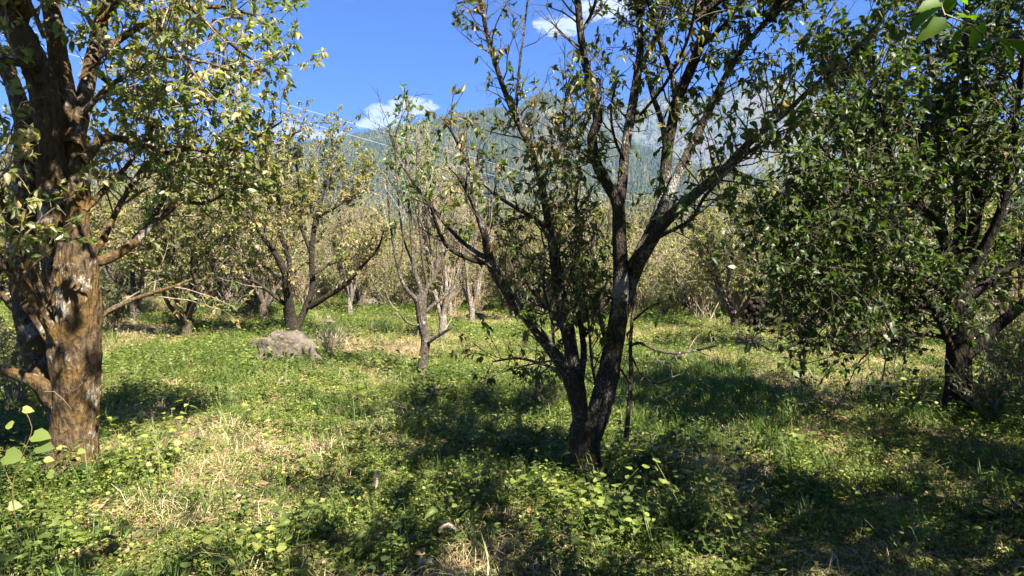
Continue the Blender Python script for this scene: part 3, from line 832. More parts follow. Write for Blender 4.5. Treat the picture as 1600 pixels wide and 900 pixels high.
# ---- right pear tree
def right_tree():
    rng = np.random.default_rng(33); Y = 7.6
    base = W(1497, 650, Y); base[2] = ghs(base[0], base[1]) - 0.02
    root = thing('pear_tree', 'shaded pear tree with dark trunk and dense deep green glossy crown, at the right edge', 'tree', tuple(base), 'pear trees of the orchard')
    trunk = [trace([(1497, 680, 64), (1497, 650, 46), (1497, 610, 37), (1498, 560, 35), (1499, 520, 36), (1497, 480, 36), (1494, 440, 34)], Y, step=0.04)]
    sp = [
        ([(1500, 560, 26), (1522, 545, 24), (1552, 515, 22), (1600, 474, 19), (1650, 432, 16), (1710, 380, 12)], 0, -0.4, 1.2, .9, .3, 0, 0),
        ([(1496, 565, 14), (1482, 535, 12), (1470, 508, 11), (1458, 486, 9), (1440, 460, 7)], 0, -.5, 1.2, .9, .2, 0, 0),
        ([(1494, 536, 10), (1462, 524, 8), (1428, 524, 8), (1392, 534, 8), (1350, 550, 7), (1306, 546, 6), (1262, 534, 5), (1212, 548, 4), (1190, 540, 3)], 0, -1.4, .8, .5, .3, .05, 0),
        ([(1494, 500, 14), (1462, 486, 13), (1428, 474, 12), (1384, 454, 11), (1342, 422, 9), (1302, 396, 8), (1262, 350, 6), (1235, 310, 4)], 0, -1.0, 1.8, 1, .15, 0, 0),
        ([(1494, 460, 26), (1484, 400, 24), (1464, 348, 20), (1436, 326, 15), (1408, 296, 13), (1394, 246, 11), (1384, 196, 9), (1370, 130, 7), (1360, 60, 6)], 0, -.7, 1.8, 1, .2, 0, 0),
        ([(1436, 326, 12), (1398, 312, 10), (1360, 300, 9), (1320, 270, 8), (1285, 230, 6), (1262, 190, 4)], -.3, -1.2, 1.8, 1, .1, 0, 0),
        ([(1494, 450, 26), (1498, 380, 20), (1500, 320, 18), (1494, 250, 15), (1478, 190, 12), (1460, 130, 10), (1446, 60, 8), (1440, -20, 6)], 0, .6, 1.7, 1, .2, 0, .8),
        ([(1500, 440, 26), (1516, 380, 22), (1526, 320, 20), (1518, 250, 16), (1510, 190, 13), (1508, 100, 11), (1512, 0, 8)], .1, -.4, 1.7, 1, .2, 0, 1.0),
        ([(1502, 450, 22), (1530, 400, 20), (1560, 340, 17), (1580, 260, 14), (1588, 180, 11), (1600, 90, 9), (1620, 0, 8)], 0, -.9, 1.7, 1, .2, 0, .8),
        ([(1502, 480, 18), (1544, 440, 16), (1590, 410, 13), (1640, 370, 10), (1690, 320, 7)], 0, .5, 1.7, 1, .1, 0, 0),
        ([(1530, 330, 14), (1546, 260, 12), (1552, 180, 10), (1562, 100, 8), (1574, 20, 7)], .2, .9, 1.6, 1, .1, 0, .8),
        ([(1482, 380, 12), (1440, 400, 9), (1396, 402, 8), (1350, 380, 7), (1305, 345, 6), (1268, 300, 4)], 0, .7, 1.8, 1, .1, 0, 0),
        ([(1490, 470, 12), (1450, 440, 10), (1400, 420, 9), (1350, 430, 7), (1310, 435, 5)], 0, -1.2, 1.8, 1, .1, 0, 0),
        ([(1470, 300, 10), (1440, 240, 9), (1410, 180, 8), (1340, 130, 7), (1300, 90, 5)], 0, -.2, 1.8, 1, .1, 0, 0),
        ([(1395, 250, 8), (1350, 220, 7), (1312, 170, 6), (1290, 110, 5), (1280, 50, 4)], -.5, -.2, 1.8, 1, .0, 0, 0),
        ([(1342, 422, 7), (1290, 420, 6), (1240, 400, 5), (1200, 370, 4)], -.7, -.9, 1.8, 1, .0, 0, 0),
        ([(1452, 470, 9), (1400, 500, 7), (1350, 510, 6), (1300, 505, 4)], -.2, .5, 1.3, .9, .1, 0, 0),
        ([(1384, 454, 8), (1340, 476, 7), (1300, 486, 6), (1262, 500, 4)], -.7, -1.3, 1.7, 1, .1, 0, 0),
        ([(1340, 270, 6), (1300, 330, 6), (1260, 380, 5), (1225, 430, 4)], -.9, -1.4, 1.8, 1, .0, 0, 0),
    ]
    limbs = [(trace(p, Y, d0, d1, 0.06, ext, rng, .80), dens, ld, f0, ts) for (p, d0, d1, dens, ld, f0, ts, ext) in sp]
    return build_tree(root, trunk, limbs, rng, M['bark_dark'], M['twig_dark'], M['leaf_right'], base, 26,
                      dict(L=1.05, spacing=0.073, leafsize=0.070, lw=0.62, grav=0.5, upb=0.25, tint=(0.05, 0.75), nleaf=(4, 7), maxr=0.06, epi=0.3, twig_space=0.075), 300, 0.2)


# ---- thin pruned tree in the clearing
def thin_tree():
    rng = np.random.default_rng(44); Y = 10.4
    base = W(659, 592, Y); base[2] = ghs(base[0], base[1]) - 0.02
    root = thing('pear_tree', 'slender young pear tree with pale pruned upright shoots and fresh leaves, alone in the clearing', 'tree', tuple(base), 'pear trees of the orchard')
    trunk = [trace([(658, 606, 18), (659, 585, 15), (661, 560, 14), (665, 534, 14), (660, 505, 15), (658, 478, 17), (660, 462, 16)], Y, step=0.05)]
    sp = [
        ([(664, 540, 9), (676, 530, 8), (692, 520, 7), (708, 510, 5)], 0, -.3, .5, .2, .6, 0, 0),
        ([(660, 508, 6), (642, 507, 5), (632, 500, 4), (622, 486, 2.5)], 0, -.4, .5, .1, .3, 0, 0),
        ([(660, 492, 10), (673, 480, 8), (692, 465, 7), (712, 450, 5)], 0, .3, .6, .3, .5, 0, 0),
        ([(659, 478, 11), (645, 462, 9), (632, 448, 8), (622, 420, 6), (614, 380, 5), (608, 330, 4), (604, 270, 3)], 0, -.4, .8, .3, .45, 0, 0),
        ([(660, 470, 13), (654, 440, 11), (648, 425, 10), (645, 390, 8), (640, 330, 6), (634, 260, 5), (636, 190, 3), (640, 160, 2)], 0, .2, 1.2, .8, .45, 0, 0),
        ([(661, 468, 12), (668, 448, 10), (680, 430, 8), (684, 380, 6), (676, 310, 5), (668, 240, 4), (660, 190, 2)], 0, .5, 1.2, .9, .5, 0, 0),
        ([(668, 448, 8), (660, 400, 6), (655, 330, 5), (652, 270, 4), (650, 210, 2.5)], .1, -.2, 1.1, .8, .4, 0, 0),
        ([(684, 425, 7), (700, 380, 5), (708, 320, 4), (712, 270, 3), (712, 230, 2)], .3, .9, 1.2, .8, .4, 0, 0),
        ([(690, 462, 6), (712, 440, 5), (728, 390, 4), (736, 330, 3), (738, 280, 2)], .2, .6, 1.1, .6, .3, 0, 0),
        ([(622, 425, 5), (630, 380, 4), (625, 320, 3), (618, 250, 2.5), (615, 205, 2)], -.2, -.6, 1.1, .7, .3, 0, 0),
        ([(650, 425, 5), (630, 370, 4), (622, 300, 3), (626, 230, 2)], .1, .7, 1.1, .8, .4, 0, 0),
    ]
    limbs = [(trace([(a, b, c * .72) for a, b, c in p], Y, d0, d1, 0.08, ext, rng), dens, ld, f0, ts) for (p, d0, d1, dens, ld, f0, ts, ext) in sp]
    return build_tree(root, trunk, limbs, rng, M['bark_young'], M['twig_pale'], M['leaf_fresh'], base, 16,
                      dict(L=0.75, spacing=0.12, leafsize=0.08, lw=0.45, grav=0.0, upb=1.0, tint=(0.2, 0.8), nleaf=(3, 6), maxr=0.05, epi=0.3, twig_space=0.09), 120, 0.15)


# ---- mid left tree behind the boulder
def boulder_tree():
    rng = np.random.default_rng(55); Y = 17.0
    base = W(462, 530, Y); base[2] = ghs(base[0], base[1]) - 0.05
    root = thing('pear_tree', 'multi stemmed pear tree with thin yellowing leaves growing right behind the large boulder', 'tree', tuple(base), 'pear trees of the orchard')
    trunk = [trace([(462, 545, 34), (461, 522, 25), (455, 500, 19), (450, 480, 16)], Y, step=0.08)]
    sp = [
        ([(455, 500, 24), (450, 462, 20), (446, 430, 16), (432, 400, 13), (410, 368, 11), (388, 335, 9), (374, 300, 6)], 0, -1, 1, .9, .2, 0, 0),
        ([(447, 450, 12), (452, 410, 11), (440, 370, 9), (436, 320, 8), (430, 270, 6), (440, 220, 5), (470, 205, 3)], 0, -.6, 1, .9, .2, 0, 0),
        ([(462, 515, 18), (478, 480, 14), (488, 450, 13), (487, 400, 13), (492, 350, 11), (505, 300, 9), (516, 250, 7), (520, 205, 4)], 0, .6, 1, .9, .3, 0, 0),
        ([(484, 480, 13), (508, 465, 12), (536, 448, 10), (562, 420, 8), (590, 388, 6), (600, 360, 4)], 0, -1, 1, .8, .2, 0, 0),
        ([(488, 430, 8), (520, 410, 8), (555, 400, 6), (590, 375, 4)], 0, .9, 1, .8, .2, 0, 0),
        ([(448, 478, 10), (420, 455, 9), (390, 434, 7), (355, 412, 5), (330, 405, 4)], 0, -.6, 1, .7, .2, 0, 0),
        ([(446, 440, 8), (420, 420, 7), (380, 400, 6), (350, 370, 4), (340, 330, 3)], 0, .9, 1.1, 1, .2, 0, 0),
        ([(487, 400, 8), (470, 350, 7), (468, 300, 6), (462, 250, 4)], .3, .0, 1.2, 1, .2, 0, 0),
        ([(495, 340, 7), (530, 320, 6), (560, 290, 5), (575, 260, 3)], .3, .9, 1.2, 1, .2, 0, 0),
        ([(410, 368, 6), (420, 320, 6), (410, 280, 5), (405, 240, 3)], -.6, .2, 1.2, 1, .2, 0, 0),
    ]
    limbs = [(trace([(a, b, c * .68) for a, b, c in p], Y, d0, d1, 0.12, ext, rng), dens, ld, f0, ts) for (p, d0, d1, dens, ld, f0, ts, ext) in sp]
    return build_tree(root, trunk, limbs, rng, M['bark_dark'], M['twig'], M['leaf_far'], base, 16,
                      dict(L=1.25, spacing=0.058, leafsize=0.082, lw=0.6, grav=0.5, upb=0.45, tint=(0.25, 0.9), nleaf=(5, 8), maxr=0.07, epi=0.4, twig_space=0.10, k=3), 0, 0.2)


# ---- tree beside the camera, its trunk outside the frame, one leafy twig hanging into the top right corner
def camera_tree():
    rng = np.random.default_rng(66)
    base = np.array([3.0, 0.9, 0.0]); base[2] = ghs(3.0, 0.9) - 0.02
    root = thing('pear_tree', 'pear tree beside the viewpoint whose bright lime leaves hang in from the top right corner', 'tree', tuple(base), 'pear trees of the orchard')
    Z = lambda *r: np.array(r, float)
    trunk = [spline(Z((3.0, .9, -.2, .2), (3.0, .9, .3, .16), (2.97, .92, 1.1, .14), (2.95, .95, 1.6, .12)), 0.05)]
    raw = [  # unseen limbs, most placed to shade weeds and middle tree; last carries the twig
        (Z((2.95, .95, 1.2, .07), (2.6, 1.15, 2.3, .05), (1.9, 1.7, 3.2, .036), (1.3, 2.2, 3.6, .024), (.8, 2.5, 3.8, .01)), 1.3, 1),
        (Z((1.9, 1.7, 3.2, .03), (1.9, 2.4, 3.7, .02), (1.6, 3.1, 4.3, .01)), 1.5, 1),
        (Z((2.6, 1.15, 2.3, .04), (2.0, 1.2, 3.2, .025), (1.2, 1.2, 3.7, .01)), 1.4, 1),
        (Z((2.95, .95, 1.5, .07), (3.0, 1.6, 2.8, .05), (2.9, 2.4, 3.8, .03), (2.6, 3.4, 4.7, .012)), 1.5, 1),
        (Z((3.0, 1.6, 2.8, .04), (3.4, 2.2, 3.4, .03), (3.6, 3.0, 4.3, .012)), 1.5, 1),
        (Z((2.95, .95, 1.5, .07), (3.5, 1.2, 2.4, .05), (4.0, 1.8, 3.4, .03), (4.5, 2.6, 4.2, .012)), 1.5, 1),
        (Z((2.9, 2.4, 3.8, .03), (2.3, 2.8, 4.2, .02), (1.9, 3.5, 4.8, .01)), 1.5, 1),
        (Z((4.0, 1.8, 3.4, .03), (3.7, 2.6, 3.8, .02), (4.1, 3.4, 4.6, .01)), 1.4, 1),
        (Z((2.95, .95, 1.5, .07), (2.9, .4, 2.4, .05), (2.7, -.4, 3.3, .03), (2.4, -.8, 4.1, .012)), 1.2, .9),
        (Z((2.95, .95, 1.5, .06), (3.5, .6, 2.2, .045), (4.2, .4, 3.0, .03), (4.6, .3, 3.8, .012)), 1.2, .9),
        (Z((2.6, 1.1, 2.4, .026), (1.9, 1.2, 2.4, .015), (1.4, 1.18, 2.22, .007), (.93, 1.1, 2.03, .0035)), .01, .0),
    ]
    limbs = [(spline(P, 0.06), d, l, .3, 0) for (P, d, l) in raw]

    def extra(tw, lv, rng):
        # the twig seen at the top right: leaves at the places the photograph shows
        tw.add(np.array([W(1570, 62, 1.11), W(1540, 60, 1.10), W(1520, 40, 1.1), W(1490, 28, 1.1), W(1476, 22, 1.1)]), [.0022, .002, .0018, .0016, .0012], 5)
        tw.add(np.array([W(1476, 24, 1.1), W(1471, 10, 1.1), W(1470, -14, 1.1)]), [.0016, .0014, .001], 5)
        tw.add(np.array([W(1680, 78, 1.13), W(1620, 66, 1.12), W(1566, 62, 1.11)]), [.003, .0026, .0022], 5)
    n = build_tree(root, trunk, limbs, rng, M['bark_mid'], M['twig'], M['leaf_right'], base, 20,
                   dict(L=1.15, spacing=0.07, leafsize=0.082, lw=.64, tint=(0.2, 0.8), nleaf=(5, 8), maxr=0.045, epi=0.05, twig_space=0.085), 0, 0.15, extra)
    B = base
    spec = [((1473, 4), (1432, 12), .5), ((1468, 12), (1414, 50), .3), ((1478, 28), (1430, 64), .4), ((1496, 28), (1530, 20), .8), ((1512, 8), (1475, -20), .6), ((1505, 52), (1478, 80), .9),
            ((1528, 40), (1480, 56), .1), ((1540, 34), (1512, 84), .7), ((1560, 62), (1596, 104), .2), ((1574, 64), (1612, 84), .5), ((1478, 20), (1492, -16), .4), ((1546, 58), (1534, 96), .1)]
    for (a, b, tn) in spec:
        pa, pb = W(*a, 1.1), W(*b, 1.08 + 0.05 * rng.random()); d = pb - pa; L = np.linalg.norm(d)
        nn = nrmz(np.array([0.3 * rng.normal(), -0.55 + 0.2 * rng.normal(), 0.8]))
        one = (np.array([pa - B]), np.array([nrmz(d)]), np.array([nn]), np.array([L * 0.92]), np.array([L * 0.60]), np.array([tn]))
        link('leaf', leaf_mesh('leaf', one, M['leaf_near']), root)
    return n


counts = [left_tree(), centre_tree(), right_tree(), thin_tree(), boulder_tree(), camera_tree()]
print('LEAVES', counts)


# ================================================================== ORCHARD ROWS BEHIND: templates copied as individuals
def template(seed, kind):
    rng = np.random.default_rng(seed)
    H = {'leafy': 5.6, 'sparse': 5.6, 'bare': 5.4, 'green': 4.8}[kind]
    th = rng.uniform(0.4, 0.8) if kind != 'green' else 0.35
    r0 = rng.uniform(0.12, 0.17)
    tp = spline(np.array([(0, 0, -0.3, r0 * 1.3), (0.02, 0, 0.1, r0), (rng.normal() * .04, rng.normal() * .04, th, r0 * .85), (0, 0, th + .25, r0 * .6)]), 0.12)
    limbs = []
    nl = rng.integers(5, 8)
    for i in range(nl):
        az = i * 2 * PI / nl + rng.normal() * 0.3
        spread = rng.uniform(0.9, 1.9) if kind != 'bare' else rng.uniform(.5, 1.2)
        hh = H * rng.uniform(0.72, 1.0)
        z0 = th + rng.uniform(-0.15, .15)
        c, s = math.cos(az), math.sin(az)
        P = [(0, 0, z0, r0 * .55)]
        for f, rr in ((0.2, .42), (0.45, .3), (0.72, .17), (1.0, .05)):
            P.append((c * spread * f ** .7 + rng.normal() * .09, s * spread * f ** .7 + rng.normal() * .09, z0 + (hh - z0) * f, max(r0 * rr, .006)))
        L = spline(np.array(P), 0.15)
        limbs.append((L, 1, {'leafy': 1, 'sparse': .75, 'bare': .5, 'green': 1}[kind], .12, 0))
        for q in range(2):
            i0 = int(len(L) * rng.uniform(.3, .7)); p = L[i0]
            a2 = az + rng.normal() * 1.1; up = rng.uniform(.8, 1.7) * (1.5 if kind == 'bare' else 1)
            out = rng.uniform(.3, .9)
            Q = np.array([p, (p[0] + math.cos(a2) * out * .6, p[1] + math.sin(a2) * out * .6, p[2] + up * .45, p[3] * .5), (p[0] + math.cos(a2) * out, p[1] + math.sin(a2) * out, p[2] + up, .006)])
            Q[0, 3] *= .6
            limbs.append((spline(Q, .15), 1, {'leafy': 1, 'sparse': .75, 'bare': .5, 'green': 1}[kind], .05, 0))
    tb = Tubes(); tb.add(tp[:, :3], tp[:, 3], 12, rng, .05, True, .25)
    for (L, *_) in limbs: tb.add(L[:, :3], L[:, 3], 6, rng, .06, True, .2)
    tw, lv = Tubes(), Leaves()
    prm = dict(leafy=dict(L=1.2, spacing=.10, leafsize=.088, lw=.65, tint=(.15, .85), nleaf=(6, 9), upb=.45, grav=.4),
               sparse=dict(L=1.2, spacing=.10, leafsize=.085, lw=.62, tint=(.3, .95), nleaf=(5, 8), upb=.8, grav=.5),
               bare=dict(L=1.3, spacing=.10, leafsize=.085, tint=(.3, 1.0), nleaf=(2, 5), upb=1.3, grav=.3),
               green=dict(L=1.2, spacing=.10, leafsize=.09, lw=.65, tint=(.0, .6), nleaf=(5, 8), upb=.4, grav=.4))[kind]
    grow(limbs, rng, tw, lv, k=3, twig_space=.12, maxr=.07, epi=.5, tw_thin=1.5, **prm)
    tm = {'leafy': M['twig'], 'sparse': M['twig_pale'], 'bare': M['twig_pale'], 'green': M['twig']}[kind]
    bm = M['bark_far'] if kind != 'bare' else M['bark_pale']
    return [('trunk', tb.mesh('trunk', bm)), ('twigs', tw.mesh('twigs', tm)), ('foliage', leaf_mesh('foliage', lv.arr(), M['leaf_far'], '2'))]


TPL = {'leafy': [template(101, 'leafy'), template(102, 'leafy'), template(103, 'leafy')],
       'sparse': [template(111, 'sparse'), template(112, 'sparse')],
       'bare': [template(121, 'bare'), template(122, 'bare'), template(123, 'bare')],
       'green': [template(131, 'green'), template(132, 'green')]}
ROWLABEL = {'leafy': 'yellow green leafy pear tree in the hazy rows closing the back of the orchard',
            'sparse': 'thinly leafed yellowing pear tree in the rows at the back of the orchard',
            'bare': 'nearly leafless pale twiggy pear tree in the rows at the back of the orchard',
            'green': 'low bushy green pear tree in the rows at the back of the orchard'}
tree_rng = random.Random(9)


def put_tree(kind, x, y, scale=1.0, label=None, var=None, name='pear_tree', group='pear trees of the orchard', cat='tree'):
    tpl = TPL[kind][(tree_rng.randrange(len(TPL[kind])) if var is None else var) % len(TPL[kind])]
    o = thing(name, label or ROWLABEL[kind], cat, (x, y, ghs(x, y)), group if label else 'pear trees in the far rows', tree_rng.random() * 6.28, scale)
    for nm, me in tpl:
        link(nm, me, o, 'stuff' if nm != 'trunk' else None)
    return o


def PX(px, Y): return (px - CX) / FPX * Y


SINGLE = [  # kind, photo column, distance, scale, label
    ('leafy', 213, 19.5, 1.0, 'leafy pear tree with a short forked trunk, just right of the mossy trunk'),
    ('green', 330, 30, 1.0, 'dark green bushy pear tree at the edge of the grass between the two left trees'),
    ('leafy', 60, 13, 1.0, 'green pear tree glimpsed behind the left stems of the mossy trunk'),
    ('bare', 548, 27, .92, 'pale pruned pear tree with a thick white trunk standing beyond the boulder tree'),
    ('bare', 592, 36, .95, 'clump of many thin bare stems standing in the shade at the back of the clearing'),
    ('bare', 690, 17.5, .95, 'pale barked leafless pear tree directly behind the slender young tree'),
    ('bare', 736, 23, .9, 'bare twiggy pear tree with a thin straight trunk right of the slender young tree'),
    ('leafy', 1146, 20.5, .95, 'pear tree with a forked speckled trunk left of the dark firewood pile'),
    ('green', 1256, 14.6, .88, 'small leafy pear tree right of the dark firewood pile, partly behind the shaded crown'),
    ('sparse', 930, 24, .95, 'yellowing pear tree seen between the stems of the middle tree'),
    ('sparse', 800, 26, .9, 'sparse tree behind the leaning left stem of the middle tree'),
    ('green', 1400, 14, 1.0, 'green pear tree filling the gap left of the shaded trunk'),
    ('leafy', 1590, 15, 1.0, 'sunlit yellow green pear tree behind the shaded trunk at the right edge'),
    ('leafy', 292, 16.5, .95, 'pale olive pear tree overlapping the left side of the multi stemmed boulder tree'),
    ('sparse', 412, 21, 1.1, 'taller yellowing pear tree rising behind the multi stemmed boulder tree'),
]
for kind, px, Y, s, lab in SINGLE:
    put_tree(kind, PX(px, Y), Y, s, lab)
taken = [(PX(px, Y), Y) for _, px, Y, _, _ in SINGLE] + [(PX(462, 17), 17)]
rows = 0
used_labels = set()
ORD = ['nearest back row', 'second back row', 'third back row', 'fourth back row', 'fifth back row', 'sixth back row', 'farthest row']
LOOK = {'leafy': 'yellow green leafy', 'sparse': 'thinly leafed yellowing', 'bare': 'nearly leafless pale twiggy', 'green': 'low bushy green'}
COLS = [(-60, 'left of the mossy trunk'), (170, 'behind the mossy trunk'), (330, 'above the pinkish boulder'), (440, 'behind the boulder tree, left side'), (540, 'behind the boulder tree, right side'),
        (620, 'between boulder tree and slender tree'), (700, 'behind the slender tree'), (770, 'just right of the slender tree'), (850, 'behind the leaning middle stem'), (930, 'left behind the middle trunk'),
        (1010, 'right behind the middle trunk'), (1130, 'between middle trunk and firewood'), (1210, 'behind the firewood pile'), (1330, 'right of the firewood pile'), (1480, 'left of the shaded trunk'),
        (1600, 'right of the shaded trunk'), (1e9, 'beyond the right edge')]
for r_i, Y in enumerate([27, 31.5, 36, 41, 47, 54, 62]):
    half = 0.92 * Y + 3; x = -half + tree_rng.random() * 3
    while x < half:
        yy = Y + tree_rng.uniform(-1.2, 1.2)
        px = CX + FPX * x / yy
        if all(math.hypot(x - a, yy - b) > 2.6 for a, b in taken):
            if px < 420: kd = tree_rng.choice(['leafy', 'leafy', 'green', 'leafy'])
            elif px < 1000: kd = tree_rng.choice(['bare', 'sparse', 'leafy', 'leafy', 'sparse'])
            else: kd = tree_rng.choice(['leafy', 'sparse', 'leafy', 'green', 'bare'])
            if not (Y < 30 and 470 < px < 1120):
                where = next(w_ for lim, w_ in COLS if px < lim)
                lab = '%s pear tree, %s, %s' % (LOOK[kd], ORD[r_i], where)
                if lab in used_labels: lab = lab.replace(', ' + where, ', more to the right ' + where.split(',')[0]) if where.startswith('be') and len(lab.split()) < 12 else ROWLABEL[kd]
                if lab in used_labels: lab = ROWLABEL[kd]
                used_labels.add(lab)
                o_ = put_tree(kd, x, yy, tree_rng.uniform(.85, 1.12), lab, group='pear trees in the far rows'); rows += 1
        x += 4.0 * tree_rng.uniform(.8, 1.25)
print('ROW TREES', rows)
# trees outside the frame that shade the right hand side and the left edge
for kd, x, y, s, lab in [('green', 9.4, 6.4, 1.05, 'bushy pear tree just outside the right edge of the view'),
                         ('leafy', 5.9, 2.9, 1.05, 'leafy pear tree close to the right edge of the view, outside it'),
                         ('green', 8.6, 2.9, 1.25, 'tall pear tree to the right of the viewpoint, outside the view'),
                         ('leafy', -1.6, -.5, 1.35, 'pear tree behind the left side of the viewpoint'),
                         ('green', 5.7, 1.3, 1.1, 'bushy pear tree beyond the camera side tree, outside the view'),
                         ('green', .0, -2.5, 1.5, 'tall green pear tree right behind the viewpoint'),
                         ('leafy', 5.6, -1.8, 1.0, 'pear tree behind the right side of the viewpoint'),
                         ('green', 12.5, 8.6, 1.05, 'pear tree behind the shaded tree, outside the right edge'),
                         ('leafy', -9.0, 8.0, 1.0, 'pear tree outside the left edge of the view'),
                         ('leafy', -11, 12.5, 1.0, 'second pear tree outside the left edge of the view')]:
    put_tree(kd, x, y, s, lab)

# a far wood that reads as one mass
def far_wood():
    rng = np.random.default_rng(3); P = []
    N = 900
    d = 70 + 430 * rng.random(N) ** 1.3; a = rng.uniform(-1.0, 1.0, N)
    x, y = d * np.sin(a), d * np.cos(a)
    P = np.stack([x, y, gh(x, y)], -1); rot = np.zeros((N, 3)); rot[:, 2] = rng.random(N) * 6.28
    src = []
    for k_ in ('leafy', 'sparse'):
        tpl = TPL[k_][0]
        # join the three meshes of a template
        V, F3, F4, mi, n, tn = [], [], [], [], 0, []
        mats = []
        for j, (nm, me) in enumerate(tpl):
            v = np.empty(len(me.vertices) * 3, np.float32); me.vertices.foreach_get('co', v); v = v.reshape(-1, 3)
            lt = np.empty(len(me.polygons), np.int32); me.polygons.foreach_get('loop_total', lt)
            lv_ = np.empty(len(me.loops), np.int32); me.loops.foreach_get('vertex_index', lv_)
            st = np.concatenate([[0], np.cumsum(lt)[:-1]])
            for L_, Fl in ((3, F3), (4, F4)):
                s_ = st[lt == L_]
                if len(s_): Fl.append((lv_[s_[:, None] + np.arange(L_)] + n, j))
            if 'tint' in me.attributes:
                q = np.empty(len(me.vertices), np.float32); me.attributes['tint'].data.foreach_get('value', q)
            else: q = np.zeros(len(me.vertices), np.float32)
            tn.append(q); V.append(v); n += len(v); mats.append(me.materials[0])
        faces = [f for f, j in F3] + [f for f, j in F4]
        idx = np.concatenate([np.full(len(f), j) for f, j in F3] + [np.full(len(f), j) for f, j in F4])
        src.append(mesh_np('wood_tree', np.concatenate(V), faces, mats, True, {'tint': np.concatenate(tn)}, idx))
    scatter('distant_wood', P, rng.integers(0, 2, N), rot, rng.uniform(.95, 1.5, N), src)


far_wood()


# ================================================================== GROUND COVER
def clump(seed, kind):
    rng = np.random.default_rng(seed)
    tb, lv = Tubes(), Leaves()
    sub = kind
    if kind in ('lance', 'small'): kind = 'weed'
    if kind in ('weed', 'tall', 'mat'):
        ns = {'weed': 15, 'tall': 4, 'mat': 18}[kind] + (8 if sub == 'small' else 0)
        for i in range(ns):
            a = rng.random() * 6.28; rad = rng.random() ** .5 * {'weed': .12, 'tall': .07, 'mat': .13}[kind]
            b = np.array([math.cos(a) * rad, math.sin(a) * rad, -.01])
            h = {'weed': rng.uniform(.04, .15), 'tall': rng.uniform(.2, .42), 'mat': rng.uniform(.015, .06)}[kind]
            tip = b + np.array([rng.normal() * h * .35, rng.normal() * h * .35, h])
            mid = (b + tip) / 2 + np.array([rng.normal(), rng.normal(), 0]) * h * .08
            tb.add(np.array([b, mid, tip]), [.0022, .0018, .001], 3, cap=False)
            nl = {'weed': rng.integers(2, 5), 'tall': rng.integers(7, 12), 'mat': rng.integers(3, 6)}[kind]
            bt = rng.uniform(.15, .75)
            for j in range(nl):
                f = 1 - .75 * (j / max(nl, 1)) * rng.uniform(.6, 1)
                p = b * (1 - f) + tip * f
                az = rng.random() * 6.28
                d = np.array([math.cos(az), math.sin(az), rng.uniform(-.35, .35)])
                sz = {'weed': rng.uniform(.014, .028) if rng.random() < .75 else rng.uniform(.03, .045), 'tall': rng.uniform(.025, .05), 'mat': rng.uniform(.012, .026)}[kind]
                if sub == 'lance': sz *= 1.25
                if sub == 'small': sz *= .62
                stem = rng.uniform(.2, .8) * sz
                q = p + d * stem
                lv.add(q, d, nrmz(UP + rng.normal(size=3) * .38), sz, sz * rng.uniform(.75, 1.0) * (.55 if sub == 'lance' else 1), bt + rng.normal() * .15)
        mat = M['weed'] if kind != 'mat' else M['mat']
        shape = ('8' if sub in ('lance', 'small') else 'h') if kind != 'mat' else '2'
    elif kind in ('grass', 'straw', 'wisp'):
        n = {'grass': 34, 'straw': 34, 'wisp': 16}[kind]
        V, F3 = [], []; c = 0; tn = []
        for i in range(n):
            a = rng.random() * 6.28; rad = rng.random() ** .6 * .10
            b = np.array([math.cos(a) * rad, math.sin(a) * rad, 0])
            L = {'grass': rng.uniform(.07, .20), 'straw': rng.uniform(.08, .22), 'wisp': rng.uniform(.15, .38)}[kind]
            az = rng.random() * 6.28; o = np.array([math.cos(az), math.sin(az), 0])
            lean = {'grass': rng.uniform(.1, .6), 'straw': rng.uniform(.75, 1.5), 'wisp': rng.uniform(.1, .7)}[kind]
            wv = np.array([-math.sin(az), math.cos(az), 0]) * (.0028 if kind != 'straw' else .0014)
            pts = []
            for f in (0, .4, .75, 1.0):
                ang = lean * (0.5 + f)
                z = math.cos(min(ang, 1.5)) * L * f + (.02 if kind == 'straw' else 0) * math.sin(f * 3)
                pts.append(b + o * math.sin(min(ang, 1.5)) * L * f + UP * z)
            q = []
            for j, p in enumerate(pts[:-1]):
                ww = wv * (1, .9, .6)[j]; q += [p - ww, p + ww]
            q.append(pts[-1]); V += q
            F3 += [(c, c + 1, c + 3), (c, c + 3, c + 2), (c + 2, c + 3, c + 5), (c + 2, c + 5, c + 4), (c + 4, c + 5, c + 6)]
            c += 7; tn += [rng.random()] * 7
        m_ = M['grass'] if kind == 'grass' else M['straw'] if kind == 'straw' else M['grass']
        return mesh_np('cover', np.array(V), [np.array(F3)], [m_], True, {'tint': np.array(tn)})
    elif kind == 'litter':
        for i in range(16):
            a = rng.random() * 6.28; rad = rng.random() ** .5 * .16
            sz = rng.uniform(.03, .055); az = rng.random() * 6.28
            lv.add(np.array([math.cos(a) * rad, math.sin(a) * rad, .012 + .02 * rng.random()]), np.array([math.cos(az), math.sin(az), rng.uniform(-.2, .3)]),
                   nrmz(UP + rng.normal(size=3) * .5), sz, sz * .5, rng.random())
        for i in range(3):
            a = rng.random() * 6.28; p = np.array([rng.normal() * .07, rng.normal() * .07, .015]); d = np.array([math.cos(a), math.sin(a), .1]) * rng.uniform(.05, .14)
            tb.add(np.array([p - d, p, p + d]), [.002, .0025, .001], 3, cap=False)
        mat, shape = M['litter'], '8'
    L = leaf_mesh('cover', lv.arr(), mat, shape)
    # join leaf and stem meshes
    v = np.empty(len(L.vertices) * 3, np.float32); L.vertices.foreach_get('co', v); v = v.reshape(-1, 3)
    lt = np.empty(len(L.loops), np.int32); L.loops.foreach_get('vertex_index', lt)
    tn = np.empty(len(L.vertices), np.float32); L.attributes['tint'].data.foreach_get('value', tn)
